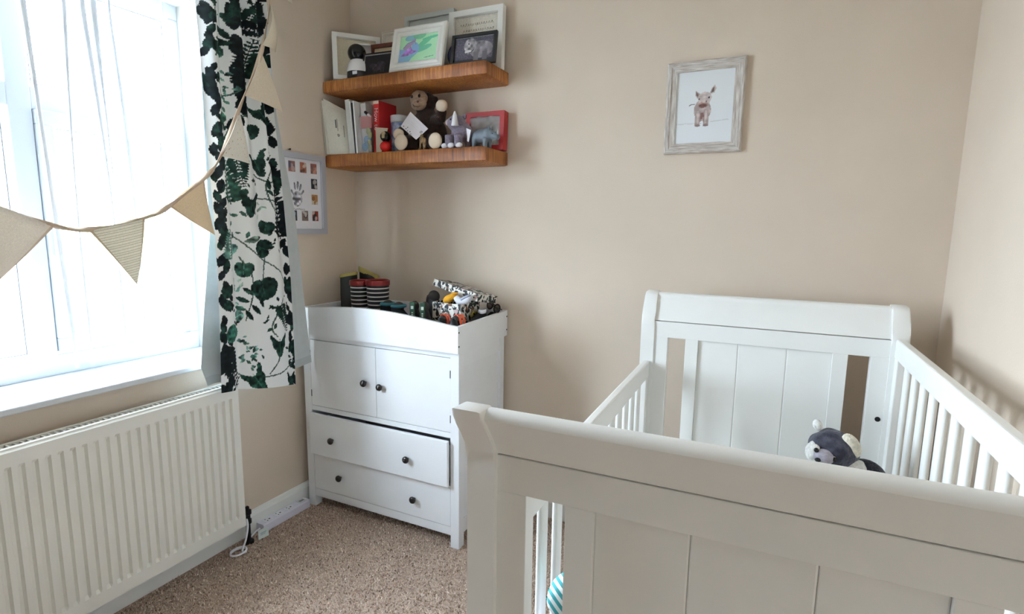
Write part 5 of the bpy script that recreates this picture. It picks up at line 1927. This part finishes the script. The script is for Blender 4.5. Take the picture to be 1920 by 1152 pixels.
ps = thing('white_plimsoll', 'white plimsoll with lavender lining on the black pouch', 'shoe', (.910, -.195, KZ + .122), (0, 0, R(-70)))
q = MB()
q.lathe([(.018, 0), (.024, .004), (.024, .016), (.019, .020), (.015, .016), (.014, .006)], (0, 0, 0), 20, sx=1.5, sy=.8)
q.build('upper', S_WH, ps, smooth=True)
MB().ell((0, 0, .010), (.020, .010, .004)).build('lining', S_LAV, ps, smooth=True)
sg_ = thing('sunglasses', 'round black childrens sunglasses at the back of the tray', 'sunglasses', (.900, -.078, KZ + .116), (R(-15), R(14), R(-24)))
q = MB()
for sx in (-1, 1):
    q.tube([(sx * .027 + .021 * math.cos(a), 0, .021 * math.sin(a) + .022) for a in np.linspace(0, 2 * math.pi, 22)], .0032, 8)
    q.tube([(sx * .049, 0, .028), (sx * .050, .008 + .003 * sx, .027), (sx * .020, .012 + .003 * sx, .024), (-sx * .030, .012 + .003 * sx, .018)], .0026, 8)
q.tube([(-.007, 0, .030), (0, -.001, .033), (.007, 0, .030)], .003, 8)
q.build('frame', mat('shiny_black_plastic', (16, 16, 18), .2), sg_, smooth=True)
for sx in (-1, 1):
    MB().lathe([(.001, -.001), (.020, -.0008), (.020, .0008), (.001, .001)], (sx * .027, 0, .022), 20, 'y').build('lens', mat('brown_tint', (92, 84, 78), .1, alpha=.55), sg_)
lc = thing('dark_shoe_bag', 'black drawstring shoe bag under the sunglasses', 'shoe bag', (.894, -.068, KZ))
MB().ell((0, 0, .055), (.030, .032, .055), lump=.1, seed=4).build('body', mat('black_cotton', (30, 30, 34), .9), lc, smooth=True)

# ================================================================ OUTSIDE
GZ = -2.7
g_ = MB()
g_.box(-60, -0.6, -40, 40, GZ - .2, GZ)
struct(g_.build('ground', mat('pale_concrete', (206, 202, 194), .9, var=.05, vscale=1)), 'pale paved ground outside the window')


def leafy(name, label, x, y, h, rad, rgb, n, seed, trunk=True, cz=None):
    t = thing(name, label, 'tree' if trunk else 'bush', (x, y, GZ))
    r_ = np.random.default_rng(seed)
    cz = cz or h * .66
    d = r_.normal(size=(n, 3))
    d /= np.linalg.norm(d, axis=1)[:, None]
    P = d * (r_.uniform(.35, 1, n) ** .5)[:, None] * np.array([rad, rad, h - cz]) + np.array([0, 0, cz])
    s_ = r_.uniform(.10, .22, n) * (1 if trunk else .8)
    a = r_.normal(size=(n, 3))
    b = r_.normal(size=(n, 3))
    a /= np.linalg.norm(a, axis=1)[:, None]
    b /= np.linalg.norm(b, axis=1)[:, None]
    V_ = np.stack([P - a * s_[:, None], P + b * s_[:, None] * .5, P + a * s_[:, None], P - b * s_[:, None] * .5], 1).reshape(-1, 3)
    m_ = MB()
    m_.v = [tuple(q_) for q_ in V_]
    m_.f = [(4 * i, 4 * i + 1, 4 * i + 2, 4 * i + 3) for i in range(n)]
    f_ = m_.build('foliage', mat(name + '_leaves_%d' % seed, rgb, .8, rgb2=tuple(int(q_ * .75) for q_ in rgb), vscale=.8), t)
    f_['kind'] = 'stuff'
    if trunk:
        MB().tube([(0, 0, 0), (.1, 0, h * .4), (0, .1, h * .7)], [.22, .16, .08], 10).build('trunk', mat('bark_%d' % seed, (110, 92, 74), .9), t, smooth=True)
    return t


leafy('garden_tree', 'pale green tree beyond the right window pane', -15.5, 6.4, 6.2, 1.9, (150, 172, 120), 1500, 1)
leafy('garden_tree', 'smaller tree further along beyond the window', -19.0, 11.0, 5.2, 1.7, (160, 178, 124), 1100, 2)
leafy('hedge_bush', 'low garden bush across the road outside', -19.0, 1.8, 3.0, 1.8, (150, 166, 118), 1000, 3, False, 1.4)
bw_ = thing('brick_house', 'pale brick house across the road outside the window', 'house', (-27, 6, GZ))
hw = MB()
hw.box(-4, 0, -9, 9, 0, 4.6)
hw.build('walls', mat('pale_red_brick', (196, 160, 142), .9, var=.08, vscale=4), bw_)
MB().prism([(-4.5, 4.6), (.5, 4.6), (-2, 6.6)], 'y', -9.4, 9.4).build('roof', mat('roof_tiles', (150, 120, 108), .9), bw_)
for yy in (-6, -2, 2, 6):
    f_ = MB().box(0, .06, yy - .7, yy + .7, 1.1, 2.4).build('house_window', M_UPVC, bw_)
    MB().box(.06, .08, yy - .6, yy + .6, 1.2, 2.3).build('pane', mat('dark_pane', (110, 124, 136), .1), f_)
car = thing('parked_car', 'white hatchback parked on the drive outside', 'car', (-9.6, -1.75, GZ), (0, 0, R(78)))
CP_ = mat('white_car_paint', (226, 228, 232), .2, coat=.5)
side = [(-2.0, .35), (2.0, .35), (2.02, .75), (1.9, .95), (1.0, 1.05), (.45, 1.48), (-1.1, 1.5), (-1.85, 1.05), (-2.02, .9)]
MB().prism(side, 'y', -.82, .82).build('body', CP_, car)
MB().prism([(.93, 1.06), (.44, 1.42), (-1.05, 1.44), (-1.62, 1.08)], 'y', -.83, .83).build('side_glass', mat('car_glass', (60, 70, 82), .08), car)
for wx in (-1.25, 1.25):
    for wy in (-.84, .66):
        MB().lathe([(.16, 0), (.31, .01), (.31, .17), (.16, .18)], (wx, wy, .31), 20, 'y').build('wheel', mat('tyre_rubber', (36, 36, 38), .8), car, auto=40)
MB().box(1.98, 2.03, -.6, .6, .62, .74).build('tail_light', mat('red_lens', (190, 50, 46), .3), car)
